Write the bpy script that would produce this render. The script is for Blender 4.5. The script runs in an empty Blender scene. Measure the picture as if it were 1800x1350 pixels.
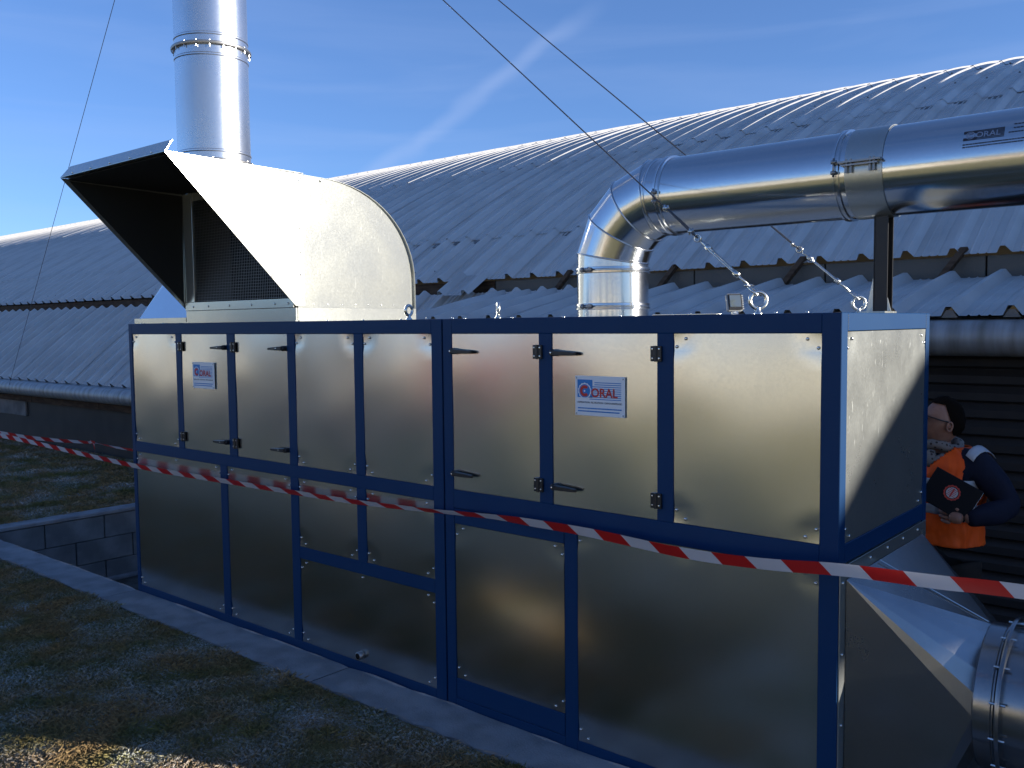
import bpy, bmesh, math, random
import numpy as np
from mathutils import Vector, Matrix, noise as mnoise
random.seed(7); np.random.seed(7)
PI = math.pi
sc = bpy.context.scene
C = bpy.data.collections.new('site'); sc.collection.children.link(C)

# ------------------------------------------------------------------ camera
F_PX = 1592.35; PITCH = math.radians(3.7658); ROLL = math.radians(-0.57781); YAW = math.radians(40.2632)
CAM = Vector((5.25486, -2.66090, 1.6))
fw = Vector((-math.sin(YAW)*math.cos(PITCH), math.cos(YAW)*math.cos(PITCH), -math.sin(PITCH)))
rt = Vector((math.cos(YAW), math.sin(YAW), 0)); up = rt.cross(fw)
r2 = math.cos(ROLL)*rt + math.sin(ROLL)*up; u2 = -math.sin(ROLL)*rt + math.cos(ROLL)*up
cam = bpy.data.cameras.new('camera'); camo = bpy.data.objects.new('camera', cam); sc.collection.objects.link(camo)
M = Matrix((r2, u2, -fw)).transposed().to_4x4(); M.translation = CAM
camo.matrix_world = M
cam.sensor_width = 36; cam.lens = 36*F_PX/1800; cam.clip_start = .05; cam.clip_end = 2000
sc.camera = camo

# ------------------------------------------------------------------ sun, sky, exposure
CONTRAIL_N = (0.299, 0.533, -0.791); CONTRAIL_M = (-0.672, 0.705, 0.228)
SUN_AZ = math.radians(25.0)          # from +X towards +Y
SUN_EL = math.radians(10.5)
sd = Vector((math.cos(SUN_EL)*math.cos(SUN_AZ), math.cos(SUN_EL)*math.sin(SUN_AZ), math.sin(SUN_EL)))
sun = bpy.data.lights.new('sun', 'SUN'); sun.energy = 4.7; sun.angle = math.radians(.5); sun.color = (1, .93, .84)
suno = bpy.data.objects.new('sun', sun); sc.collection.objects.link(suno); suno.rotation_euler = sd.to_track_quat('Z', 'Y').to_euler()
W = bpy.data.worlds.new('World'); sc.world = W; W.use_nodes = True
nt = W.node_tree; N = nt.nodes; L = nt.links
bg = N['Background']
sky = N.new('ShaderNodeTexSky'); sky.sky_type = 'NISHITA'; sky.sun_disc = False
sky.sun_elevation = SUN_EL; sky.sun_rotation = math.radians(90) - SUN_AZ
sky.altitude = 300; sky.air_density = 0.8; sky.dust_density = 0.0; sky.ozone_density = 4.0
tc = N.new('ShaderNodeTexCoord')
def streaks(rot, scale, nscale, lo, hi, amt, detail=6, dist=.6):
    mp = N.new('ShaderNodeMapping'); mp.inputs['Rotation'].default_value = rot; mp.inputs['Scale'].default_value = scale
    L.new(tc.outputs['Generated'], mp.inputs['Vector'])
    nz = N.new('ShaderNodeTexNoise'); nz.inputs['Scale'].default_value = nscale; nz.inputs['Detail'].default_value = detail
    nz.inputs['Distortion'].default_value = dist
    L.new(mp.outputs['Vector'], nz.inputs['Vector'])
    mr = N.new('ShaderNodeMapRange'); mr.inputs['From Min'].default_value = lo; mr.inputs['From Max'].default_value = hi
    mr.inputs['To Max'].default_value = amt
    L.new(nz.outputs['Fac'], mr.inputs['Value']); return mr.outputs['Result']
s1 = streaks((.06, .05, .3), (1.2, 1.2, 14), 1.6, .45, .85, .16)
s2 = streaks((.0, -.5, .7), (.8, 1.6, 9), 2.3, .55, .85, .13)
add = N.new('ShaderNodeMath'); add.operation = 'ADD'; add.use_clamp = True; L.new(s1, add.inputs[0]); L.new(s2, add.inputs[1])
mix = N.new('ShaderNodeMix'); mix.data_type = 'RGBA'
gm = N.new('ShaderNodeGamma'); gm.inputs['Gamma'].default_value = .8; L.new(sky.outputs[0], gm.inputs['Color'])
tint = N.new('ShaderNodeMix'); tint.data_type = 'RGBA'; tint.blend_type = 'MULTIPLY'; tint.inputs['Factor'].default_value = 1
L.new(gm.outputs[0], tint.inputs[6]); tint.inputs[7].default_value = (.62, .675, .86, 1)
# old contrail: a soft band along a great circle
def vdot(v):
    d = N.new('ShaderNodeVectorMath'); d.operation = 'DOT_PRODUCT'; L.new(tc.outputs['Generated'], d.inputs[0]); d.inputs[1].default_value = v; return d.outputs['Value']
def mrange(src, a, b_, c, d_, interp='SMOOTHSTEP'):
    m_ = N.new('ShaderNodeMapRange'); m_.interpolation_type = interp
    for k_, v_ in zip(('From Min', 'From Max', 'To Min', 'To Max'), (a, b_, c, d_)): m_.inputs[k_].default_value = v_
    L.new(src, m_.inputs['Value']); return m_.outputs['Result']
ab = N.new('ShaderNodeMath'); ab.operation = 'ABSOLUTE'
nzc = N.new('ShaderNodeTexNoise'); nzc.inputs['Scale'].default_value = 14; L.new(tc.outputs['Generated'], nzc.inputs['Vector'])
jt = N.new('ShaderNodeMath'); jt.operation = 'MULTIPLY_ADD'; jt.inputs[1].default_value = .03; jt.inputs[2].default_value = -.015; L.new(nzc.outputs['Fac'], jt.inputs[0])
sm_ = N.new('ShaderNodeMath'); sm_.operation = 'ADD'; L.new(vdot(CONTRAIL_N), sm_.inputs[0]); L.new(jt.outputs[0], sm_.inputs[1]); L.new(sm_.outputs[0], ab.inputs[0])
band = mrange(ab.outputs[0], .0, .014, 1, 0); along = mrange(vdot(CONTRAIL_M), math.cos(.20), math.cos(.09), 0, 1)
cm = N.new('ShaderNodeMath'); cm.operation = 'MULTIPLY'; L.new(band, cm.inputs[0]); L.new(along, cm.inputs[1])
cm2 = N.new('ShaderNodeMath'); cm2.operation = 'MULTIPLY_ADD'; cm2.inputs[1].default_value = .20; L.new(cm.outputs[0], cm2.inputs[0]); L.new(add.outputs[0], cm2.inputs[2]); cm2.use_clamp = True
L.new(cm2.outputs[0], mix.inputs['Factor']); L.new(tint.outputs[2], mix.inputs[6]); mix.inputs[7].default_value = (1.5, 1.9, 2.9, 1)
L.new(mix.outputs[2], bg.inputs['Color']); bg.inputs['Strength'].default_value = .14
vs = sc.view_settings; vs.view_transform = 'Standard'; vs.look = 'None'; vs.exposure = 1.3; vs.gamma = 1; vs.use_curve_mapping = False

# ------------------------------------------------------------------ materials
def mat(name, col, rough=.5, metal=0, spec=.5, var=0, vscale=5, bump=0, bscale=40, col2=None, lo=.4, hi=.6, rvar=0, stretch=None, detail=5):
    m = bpy.data.materials.new(name); m.use_nodes = True
    n = m.node_tree.nodes; l = m.node_tree.links; b = n['Principled BSDF']
    b.inputs['Base Color'].default_value = (*col, 1); b.inputs['Roughness'].default_value = rough
    b.inputs['Metallic'].default_value = metal; b.inputs['Specular IOR Level'].default_value = spec
    t = n.new('ShaderNodeTexCoord'); src = t.outputs['Object']
    if stretch:
        mp = n.new('ShaderNodeMapping'); mp.inputs['Scale'].default_value = stretch; l.new(src, mp.inputs['Vector']); src = mp.outputs['Vector']
    if col2 is None and var: col2 = tuple(c*(1-var) for c in col)
    if col2 is not None or rvar:
        nz = n.new('ShaderNodeTexNoise'); nz.inputs['Scale'].default_value = vscale; nz.inputs['Detail'].default_value = detail
        l.new(src, nz.inputs['Vector'])
        mr = n.new('ShaderNodeMapRange'); mr.inputs['From Min'].default_value = lo; mr.inputs['From Max'].default_value = hi
        l.new(nz.outputs['Fac'], mr.inputs['Value'])
        if col2 is not None:
            mx = n.new('ShaderNodeMix'); mx.data_type = 'RGBA'; mx.inputs[6].default_value = (*col, 1); mx.inputs[7].default_value = (*col2, 1)
            l.new(mr.outputs[0], mx.inputs['Factor']); l.new(mx.outputs[2], b.inputs['Base Color'])
        if rvar:
            rr = n.new('ShaderNodeMapRange'); rr.inputs['To Min'].default_value = rough; rr.inputs['To Max'].default_value = rough+rvar
            l.new(mr.outputs[0], rr.inputs['Value']); l.new(rr.outputs[0], b.inputs['Roughness'])
    if bump:
        nb = n.new('ShaderNodeTexNoise'); nb.inputs['Scale'].default_value = bscale; nb.inputs['Detail'].default_value = 4
        l.new(src, nb.inputs['Vector'])
        bp = n.new('ShaderNodeBump'); bp.inputs['Strength'].default_value = 1; bp.inputs['Distance'].default_value = bump
        l.new(nb.outputs['Fac'], bp.inputs['Height']); l.new(bp.outputs[0], b.inputs['Normal'])
    return m

def scratch(m, scale=13, amt=.16, col=(.75, .76, .74)):
    """thin random scratches and fingerprints mixed into a metal"""
    n = m.node_tree.nodes; l = m.node_tree.links; b = n['Principled BSDF']
    t = n.new('ShaderNodeTexCoord'); mp = n.new('ShaderNodeMapping'); mp.inputs['Scale'].default_value = (1.2, 9, 1.2); mp.inputs['Rotation'].default_value = (.5, .1, .2)
    l.new(t.outputs['Object'], mp.inputs['Vector'])
    nz = n.new('ShaderNodeTexNoise'); nz.inputs['Scale'].default_value = scale; nz.inputs['Detail'].default_value = 8; nz.inputs['Distortion'].default_value = 1.2
    l.new(mp.outputs[0], nz.inputs['Vector'])
    mr = n.new('ShaderNodeMapRange'); mr.inputs['From Min'].default_value = .66; mr.inputs['From Max'].default_value = .72; mr.inputs['To Max'].default_value = amt
    l.new(nz.outputs['Fac'], mr.inputs['Value'])
    rr = n.new('ShaderNodeMath'); rr.operation = 'ADD'
    src = b.inputs['Roughness'].links[0].from_socket if b.inputs['Roughness'].links else None
    if src: l.new(src, rr.inputs[0])
    else: rr.inputs[0].default_value = b.inputs['Roughness'].default_value
    l.new(mr.outputs[0], rr.inputs[1]); l.new(rr.outputs[0], b.inputs['Roughness'])
    return m

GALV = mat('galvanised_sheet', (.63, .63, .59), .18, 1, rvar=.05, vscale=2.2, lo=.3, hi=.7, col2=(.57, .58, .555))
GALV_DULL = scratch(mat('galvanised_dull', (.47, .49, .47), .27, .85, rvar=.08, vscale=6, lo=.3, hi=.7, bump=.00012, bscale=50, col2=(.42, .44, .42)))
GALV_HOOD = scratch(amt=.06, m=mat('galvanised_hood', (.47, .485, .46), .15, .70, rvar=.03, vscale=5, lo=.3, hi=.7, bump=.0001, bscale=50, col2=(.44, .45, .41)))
GALV_DUCT = mat('galvanised_duct', (.62, .63, .63), .13, 1, rvar=.06, vscale=3, lo=.3, hi=.7, bump=.0002, bscale=30, col2=(.58, .59, .60))
GALV_STACK = mat('galvanised_stack', (.60, .62, .64), .24, .95, rvar=.08, vscale=3, lo=.3, hi=.7, bump=.0003, bscale=30, col2=(.55, .57, .60))
def spangle(m, scale=170, dr=.022, dv=.05):
    """crystal pattern of hot dip zinc: cells that differ a little in tone and gloss"""
    n = m.node_tree.nodes; l = m.node_tree.links; b = n['Principled BSDF']; t = n.new('ShaderNodeTexCoord')
    vo = n.new('ShaderNodeTexVoronoi'); vo.inputs['Scale'].default_value = scale; l.new(t.outputs['Object'], vo.inputs['Vector'])
    sp_ = n.new('ShaderNodeSeparateXYZ'); l.new(vo.outputs['Color'], sp_.inputs[0])
    def plug(name, amp, op):
        inp = b.inputs[name]; a = n.new('ShaderNodeMath'); a.operation = 'MULTIPLY_ADD'; a.inputs[1].default_value = amp; a.inputs[2].default_value = -amp*.5 if op == 'ADD' else 1-amp*.5
        l.new(sp_.outputs['X' if op == 'ADD' else 'Y'], a.inputs[0])
        if op == 'ADD':
            r = n.new('ShaderNodeMath'); r.operation = 'ADD'
            if inp.links: l.new(inp.links[0].from_socket, r.inputs[0])
            else: r.inputs[0].default_value = inp.default_value
            l.new(a.outputs[0], r.inputs[1]); l.new(r.outputs[0], inp)
        else:
            r = n.new('ShaderNodeVectorMath'); r.operation = 'SCALE'; l.new(inp.links[0].from_socket, r.inputs[0]); l.new(a.outputs[0], r.inputs['Scale']); l.new(r.outputs[0], inp)
    plug('Roughness', dr, 'ADD'); plug('Base Color', dv, 'MUL')
for m_ in (GALV, GALV_DULL, GALV_HOOD): spangle(m_)
spangle(GALV_DUCT, 150, .015, .04); spangle(GALV_STACK, 150, .02, .05)
GALV_LOW = spangle(mat('galvanised_low', (.28, .29, .30), .18, .9, rvar=.10, vscale=5, lo=.3, hi=.7, col2=(.22, .23, .24))) or bpy.data.materials['galvanised_low']  # darker zinc copy: dark reflections put into the base colour
ZINC = mat('zinc_plated', (.66, .66, .62), .25, 1)
STEEL_GREY = mat('grey_steel', (.28, .28, .28), .4, .9)
BLUE = mat('blue_paint', (.0009, .030, .098), .48, 0, .2, col2=(.003, .033, .10), vscale=3, bump=.0002, bscale=160)
BLACK = mat('black_plastic', (.012, .012, .013), .38, 0, .5)
BLACKPAINT = mat('black_paint', (.014, .014, .015), .42, 0, .4)
DARK = mat('dark_inside', (.012, .012, .012), .9, 0, .1)
WHITE = mat('plate_white', (.72, .74, .76), .35, 0, .4)
PBLUE = mat('print_blue', (.02, .20, .52), .4, 0, .4)
PRED = mat('print_red', (.50, .03, .025), .4, 0, .4)
PBLACK = mat('print_black', (.03, .03, .04), .5, 0, .3)
WIRE = mat('steel_wire', (.10, .10, .11), .45, .8)
ROOF = mat('roof_sheet', (.58, .565, .53), .42, .35, .5, col2=(.46, .45, .425), vscale=1.6, lo=.42, hi=.72, rvar=.15, bump=.0006, bscale=25)
ROOF_LOW = mat('roof_sheet_low', (.52, .51, .48), .44, .3, .5, col2=(.42, .41, .39), vscale=1.7, lo=.42, hi=.7, rvar=.15, bump=.0006, bscale=25)
STAIN = mat('roof_stain', (.09, .095, .10), .75, 0, .3, col2=(.24, .24, .24), vscale=14)
CLAD = mat('dark_cladding', (.030, .027, .026), .6, 0, .3, col2=(.020, .018, .018), vscale=3)
CONC = mat('concrete', (.23, .225, .22), .9, 0, .2, col2=(.15, .148, .145), vscale=4, bump=.003, bscale=90)
CURB = mat('curb_concrete', (.27, .27, .275), .92, 0, .2, col2=(.20, .20, .205), vscale=6, bump=.004, bscale=120)
PITM = mat('pit_floor', (.10, .10, .095), .95, 0, .1, col2=(.06, .055, .05), vscale=5, bump=.01, bscale=30)
GUT = mat('gutter_zinc', (.33, .34, .35), .5, .4, .5, col2=(.16, .15, .13), vscale=5, lo=.35, hi=.75, stretch=(3, .6, .4), bump=.001, bscale=20)
WOOD = mat('old_wood', (.09, .06, .04), .85, 0, .2, col2=(.05, .032, .022), vscale=6, stretch=(1, 6, 6))
EYEM = ZINC

def lawn_mat(name, k):
    m = bpy.data.materials.new(name); m.use_nodes = True
    n = m.node_tree.nodes; l = m.node_tree.links; b = n['Principled BSDF']; b.inputs['Roughness'].default_value = .9
    b.inputs['Specular IOR Level'].default_value = .15
    t = n.new('ShaderNodeTexCoord')
    def nz(scale, lo, hi, detail=6):
        x = n.new('ShaderNodeTexNoise'); x.inputs['Scale'].default_value = scale; x.inputs['Detail'].default_value = detail
        l.new(t.outputs['Object'], x.inputs['Vector'])
        r = n.new('ShaderNodeMapRange'); r.inputs['From Min'].default_value = lo; r.inputs['From Max'].default_value = hi
        l.new(x.outputs['Fac'], r.inputs['Value']); return r.outputs[0]
    def mx(f, a, c2):
        x = n.new('ShaderNodeMix'); x.data_type = 'RGBA'
        l.new(f, x.inputs['Factor'])
        for i, v in ((6, a), (7, c2)):
            if isinstance(v, tuple): x.inputs[i].default_value = (*v, 1)
            else: l.new(v, x.inputs[i])
        return x.outputs[2]
    a = mx(nz(60, .35, .65), (.24*k, .165*k, .075*k), (.13*k, .085*k, .042*k))
    g = mx(nz(2.6, .42, .62), a, (.10*k, .095*k, .034*k))
    fr = n.new('ShaderNodeMath'); fr.operation = 'MULTIPLY'
    l.new(nz(2.4, .46, .76), fr.inputs[0]); l.new(nz(75, .42, .60), fr.inputs[1])
    c = mx(fr.outputs[0], g, (.62, .66, .68))
    l.new(c, b.inputs['Base Color'])
    return m
LAWN = lawn_mat('frosty_lawn', 1.0)
BLADE = lawn_mat('grass_blade', 1.5)

# ------------------------------------------------------------------ helpers
def link(o, parent=None):
    C.objects.link(o)
    if parent is not None: o.parent = parent
    return o
def empty(name, loc, label=None, cat=None, group=None, kind=None):
    o = bpy.data.objects.new(name, None); o.location = loc; o.empty_display_size = .1; C.objects.link(o)
    if label: o['label'] = label
    if cat: o['category'] = cat
    if group: o['group'] = group
    if kind: o['kind'] = kind
    return o
def tag(o, label=None, cat=None, group=None, kind=None):
    if label: o['label'] = label
    if cat: o['category'] = cat
    if group: o['group'] = group
    if kind: o['kind'] = kind
    return o
def wl(parent):   # world offset of the chain of parents
    v = Vector((0, 0, 0))
    while parent is not None: v += parent.location; parent = parent.parent
    return v
def obj(name, bm, m, parent=None, smooth=False, bevel=0, mats=None, seg=1):
    """bm in world coordinates; origin goes to its own centre"""
    me = bpy.data.meshes.new(name)
    if bm.verts:
        c = sum((v.co for v in bm.verts), Vector())/len(bm.verts)
    else: c = Vector()
    for v in bm.verts: v.co -= c
    bm.normal_update(); bm.to_mesh(me); bm.free()
    for mm in (mats or [m]): me.materials.append(mm)
    if smooth: me.polygons.foreach_set('use_smooth', [True]*len(me.polygons))
    o = bpy.data.objects.new(name, me); link(o, parent); o.location = c - wl(parent)
    if bevel:
        b = o.modifiers.new('bevel', 'BEVEL'); b.width = bevel; b.segments = seg; b.limit_method = 'ANGLE'; b.angle_limit = .7
    return o
def autosmooth(o, ang=35):
    me = o.data
    bm = bmesh.new(); bm.from_mesh(me)
    for e in bm.edges:
        if len(e.link_faces) == 2 and e.calc_face_angle(0) > math.radians(ang): e.smooth = False
    for f in bm.faces: f.smooth = True
    bm.to_mesh(me); bm.free(); return o
def bx(bm, x0, x1, y0, y1, z0, z1, mi=0):
    vs_ = [bm.verts.new((x, y, z)) for x in (x0, x1) for y in (y0, y1) for z in (z0, z1)]
    for f in ((0, 1, 3, 2), (4, 6, 7, 5), (0, 4, 5, 1), (2, 3, 7, 6), (0, 2, 6, 4), (1, 5, 7, 3)):
        bm.faces.new([vs_[i] for i in f]).material_index = mi
    return vs_
def B(): return bmesh.new()
def box(name, x0, x1, y0, y1, z0, z1, m, parent=None, bevel=0):
    b = B(); bx(b, x0, x1, y0, y1, z0, z1); return obj(name, b, m, parent, bevel=bevel)
def tube(bm, pts, r, seg=16, caps=True, closed=False, mi=0):
    """swept tube along points; r number or list"""
    pts = [Vector(p) for p in pts]; n = len(pts)
    rs = r if isinstance(r, (list, tuple)) else [r]*n
    rings = []; prev = None
    for i, p in enumerate(pts):
        if closed: d = (pts[(i+1) % n]-pts[i-1]).normalized()
        else: d = (pts[min(i+1, n-1)]-pts[max(i-1, 0)]).normalized()
        if prev is None:
            a = Vector((0, 0, 1)) if abs(d.z) < .9 else Vector((1, 0, 0))
            u = d.cross(a).normalized()
        else: u = (prev - d*prev.dot(d)).normalized()
        prev = u; v = d.cross(u)
        rings.append([bm.verts.new(p+(u*math.cos(2*PI*k/seg)+v*math.sin(2*PI*k/seg))*rs[i]) for k in range(seg)])
    R = n if closed else n-1
    for i in range(R):
        a, b_ = rings[i], rings[(i+1) % n]
        for k in range(seg):
            f = bm.faces.new((a[k], a[(k+1) % seg], b_[(k+1) % seg], b_[k])); f.material_index = mi
    if caps and not closed:
        bm.faces.new(rings[0][::-1]).material_index = mi; bm.faces.new(rings[-1]).material_index = mi
    return rings
def lathe(bm, prof, origin, axis='Z', seg=48, mi=0):
    """prof list of (radius, along)"""
    o = Vector(origin); rings = []
    for (r, h) in prof:
        ring = []
        for k in range(seg):
            a = 2*PI*k/seg; ca, sa = math.cos(a)*r, math.sin(a)*r
            v = {'Z': (ca, sa, h), 'X': (h, ca, sa), 'Y': (sa, h, ca)}[axis]
            ring.append(bm.verts.new(o+Vector(v)))
        rings.append(ring)
    for a, b_ in zip(rings, rings[1:]):
        for k in range(seg): bm.faces.new((a[k], a[(k+1) % seg], b_[(k+1) % seg], b_[k])).material_index = mi
    return rings
def extr(bm, poly, axis, t0, t1, mi=0):
    """prism: poly 2D list; axis X: (y,z)  Y: (x,z)  Z: (x,y)"""
    def mk(p, t): return {'X': (t, p[0], p[1]), 'Y': (p[0], t, p[1]), 'Z': (p[0], p[1], t)}[axis]
    a = [bm.verts.new(mk(p, t0)) for p in poly]; b_ = [bm.verts.new(mk(p, t1)) for p in poly]
    n = len(poly)
    bm.faces.new(a[::-1]).material_index = mi; bm.faces.new(b_).material_index = mi
    for i in range(n): bm.faces.new((a[i], a[(i+1) % n], b_[(i+1) % n], b_[i])).material_index = mi
def ring_torus(bm, c, n, R, r, seg=32, sub=8, mi=0):
    n = Vector(n).normalized(); a = Vector((0, 0, 1)) if abs(n.z) < .9 else Vector((1, 0, 0))
    u = n.cross(a).normalized(); v = n.cross(u)
    tube(bm, [Vector(c)+(u*math.cos(2*PI*k/seg)+v*math.sin(2*PI*k/seg))*R for k in range(seg)], r, sub, closed=True, mi=mi)

# a shared screw mesh: domed head, axis towards -Y (front) ; other axes by rotation
def screw_mesh(name, r=.0055, h=.004):
    b = B(); lathe(b, [(r, 0), (r, h*.4), (r*.7, h*.9), (r*.25, h)], (0, 0, 0), 'Z', 8)
    b.verts.ensure_lookup_table(); b.faces.new(b.verts[-8:])
    me = bpy.data.meshes.new(name); b.normal_update(); b.to_mesh(me); b.free(); me.materials.append(ZINC)
    me.polygons.foreach_set('use_smooth', [True]*len(me.polygons)); return me
SCREW = screw_mesh('screw'); SCREW_S = screw_mesh('screw_small', .0035, .003)
ROTS = {'-Y': (PI/2, 0, 0), '+X': (0, PI/2, 0), '+Z': (0, 0, 0), '-X': (0, -PI/2, 0), '+Y': (-PI/2, 0, 0)}
def screw(p, d, parent, me=SCREW, name='screw'):
    o = bpy.data.objects.new(name, me); link(o, parent); o.location = Vector(p)-wl(parent); o.rotation_euler = ROTS[d]; return o

def text_mesh(txt, size, bold=0, spacing=1.0):
    cu = bpy.data.curves.new('t', 'FONT'); cu.body = txt; cu.size = size; cu.offset = bold; cu.space_character = spacing
    cu.resolution_u = 3; cu.fill_mode = 'FRONT'
    o = bpy.data.objects.new('t', cu); sc.collection.objects.link(o)
    bpy.context.view_layer.update()
    dg = bpy.context.evaluated_depsgraph_get(); me = bpy.data.meshes.new_from_object(o.evaluated_get(dg))
    bpy.data.objects.remove(o); bpy.data.curves.remove(cu)
    v = [tuple(x.co) for x in me.vertices]; f = [tuple(p.vertices) for p in me.polygons]
    bpy.data.meshes.remove(me); return v, f
def add_text(bm, txt, x, z, height, width, fn, bold=0, spacing=1.0):
    """flat letters fitted into a box, mapped by fn(x,z)->3D"""
    v, f = text_mesh(txt, 1.0, bold, spacing)
    xs = [a[0] for a in v]; ys = [a[1] for a in v]; x0, x1, y0, y1 = min(xs), max(xs), min(ys), max(ys)
    vs_ = [bm.verts.new(fn(x+(a[0]-x0)/(x1-x0)*width, z+(a[1]-y0)/(y1-y0)*height)) for a in v]
    for p in f:
        try: bm.faces.new([vs_[i] for i in p])
        except ValueError: pass
def quad(bm, x0, x1, z0, z1, fn, nx=1):
    for i in range(nx):
        a = x0+(x1-x0)*i/nx; c = x0+(x1-x0)*(i+1)/nx
        bm.faces.new([bm.verts.new(fn(*p)) for p in ((a, z0), (c, z0), (c, z1), (a, z1))])
def disc(bm, cx, cz, r0, r1, fn, seg=28, a0=0, a1=2*PI, teeth=0):
    full = abs(a1-a0-2*PI) < 1e-6
    pr = None
    for k in range(seg+1):
        a = a0+(a1-a0)*k/seg; rr = r1*(1+(.09 if teeth and k % 2 else 0))
        p = (bm.verts.new(fn(cx+r0*math.cos(a), cz+r0*math.sin(a))) if r0 > 0 else None, bm.verts.new(fn(cx+rr*math.cos(a), cz+rr*math.sin(a))))
        if pr:
            if r0 > 0: bm.faces.new((pr[0], pr[1], p[1], p[0]))
            else: bm.faces.new((bm.verts.new(fn(cx, cz)), pr[1], p[1]))
        pr = p

# ================================================================== GROUND, PIT, CURB
def terrain():
    b = B()
    def pl(x0, x1, y0, y1, z=0.0, nx=1, ny=1):
        for i in range(nx):
            for j in range(ny):
                xa, xb = x0+(x1-x0)*i/nx, x0+(x1-x0)*(i+1)/nx; ya, yb = y0+(y1-y0)*j/ny, y0+(y1-y0)*(j+1)/ny
                b.faces.new([b.verts.new(p) for p in ((xa, ya, z), (xb, ya, z), (xb, yb, z), (xa, yb, z))])
    pl(-400, 400, -3.6, -.225)
    pl(-400, -2.66, -.225, 400)
    pl(14, 400, -.225, 400)
    pl(-2.66, 14, 2.72, 400)
    return tag(obj('lawn', b, LAWN), kind='structure')
terrain()
b = B(); b.faces.new([b.verts.new(p) for p in ((-400, -400, 0), (400, -400, 0), (400, -3.6, 0), (-400, -3.6, 0))])
tag(obj('meadow', b, mat('dry_meadow', (.40, .335, .16), .95, 0, .1, col2=(.28, .25, .11), vscale=1.2, bump=.01, bscale=30)), kind='structure')
# pit floor
b = B(); b.faces.new([b.verts.new(p) for p in ((-2.52, .0, -.6), (14, .0, -.6), (14, 2.8, -.6), (-2.52, 2.8, -.6))])
tag(obj('pit_floor', b, PITM), kind='structure')
# front curb: the top of the pit's front wall, cast in lengths
cur = empty('pit_curb', (5, -.11, 0), kind='structure')
x = -6.0; random.seed(3)
while x < 13.9:
    w = 2.0
    b = B(); n = 24
    for i in range(n):
        xa, xb = x+w*i/n, x+w*(i+1)/n
        if i == n-1: xb -= .006
        for (xx0, xx1) in ((xa, xb),):
            def ed(t): return -.228+.012*mnoise.noise(Vector((t*3.1, 0, 0)))+.006*mnoise.noise(Vector((t*11, 5, 0)))
            def ei(t): return -.012+.006*mnoise.noise(Vector((t*4, 9, 0)))
            pa = [(xx0, ed(xx0)-.0, .0), (xx0, ei(xx0), .0), (xx1, ei(xx1), .0), (xx1, ed(xx1), .0)]
            top = [b.verts.new((p[0], p[1], .012+.004*mnoise.noise(Vector((p[0]*2, p[1]*5, 1))))) for p in pa]
            bot = [b.verts.new((p[0], p[1], -.62)) for p in pa]
            b.faces.new(top[::-1])
            b.faces.new((top[0], top[3], bot[3], bot[0])); b.faces.new((top[2], top[1], bot[1], bot[2]))
    bmesh.ops.remove_doubles(b, verts=b.verts, dist=.0005)
    obj('curb_block', b, CURB, cur, bevel=.008, seg=2)
    x += w
# side retaining wall in blocks
rw = empty('retaining_wall', (-2.58, 1.3, 0), 'low grey block retaining wall at the left end of the pit, between the two lawns', 'wall')
box('coping', -2.665, -2.495, -.01, 2.7, -.02, .012, CURB, rw, .006)
for row, (z0, z1) in enumerate(((-.22, -.025), (-.42, -.225), (-.62, -.425))):
    y = -.01 - (.25 if row % 2 else 0)
    while y < 2.7:
        ya, yb = max(y, -.01), min(y+.495, 2.7)
        if yb-ya > .02: box('block', -2.65, -2.503-.001*random.random(), ya+.002, yb-.002, z0, z1, CONC, rw, .004)
        y += .5
b = B(); bx(b, -2.5, -2.44, .0, 2.7, -.6, -.57); obj('footing', b, CURB, rw, bevel=.005)

# ================================================================== CABINETS
D = .877; H = 1.625
def panel_mesh(x0, x1, z0, z1, screws, y=.004, n=18, amp=.0008, seed=0, dent=.0035):
    """sheet with soft dents where the screws pull it in"""
    rnd = random.Random(seed); ph = [rnd.uniform(0, 6.28) for _ in range(8)]
    nx = max(6, int(n*(x1-x0)/.5)); nz = max(6, int(n*(z1-z0)/.5)); b = B(); g = []
    for i in range(nx+1):
        col = []
        for j in range(nz+1):
            x = x0+(x1-x0)*i/nx; z = z0+(z1-z0)*j/nz; u = (x-x0)/(x1-x0); v = (z-z0)/(z1-z0)
            yy = y-amp*2.5*math.sin(PI*u)*math.sin(PI*v)
            yy += amp*(math.sin(5.1*x+ph[0]+1.3*z)+.7*math.sin(9.7*z+ph[1])+.35*math.sin(14*x+7*z+ph[2])+.25*math.sin(21*z-8*x+ph[3]))
            for (sx, sz) in screws:
                d2 = (x-sx)**2+(z-sz)**2; yy += dent*math.exp(-d2/.0007)-dent*.12*math.exp(-d2/.004)
            col.append(b.verts.new((x, yy, z)))
        g.append(col)
    for i in range(nx):
        for j in range(nz): b.faces.new((g[i][j], g[i+1][j], g[i+1][j+1], g[i][j+1]))
    # folded edge
    rim = [g[i][0] for i in range(nx+1)]+[g[nx][j] for j in range(1, nz+1)]+[g[i][nz] for i in range(nx-1, -1, -1)]+[g[0][j] for j in range(nz-1, 0, -1)]
    bk = [b.verts.new((v.co.x, y+.012, v.co.z)) for v in rim]; n_ = len(rim)
    for i in range(n_): b.faces.new((rim[i], bk[i], bk[(i+1) % n_], rim[(i+1) % n_]))
    return b
def corners(x0, x1, z0, z1, d=.018, e=.045):
    return [(x0+e, z1-d), (x0+d*.6, z1-e), (x1-e, z1-d), (x1-d*.6, z1-e), (x0+e, z0+d), (x0+d*.6, z0+e), (x1-e, z0+d), (x1-d*.6, z0+e)]
seedc = [0]
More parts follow.
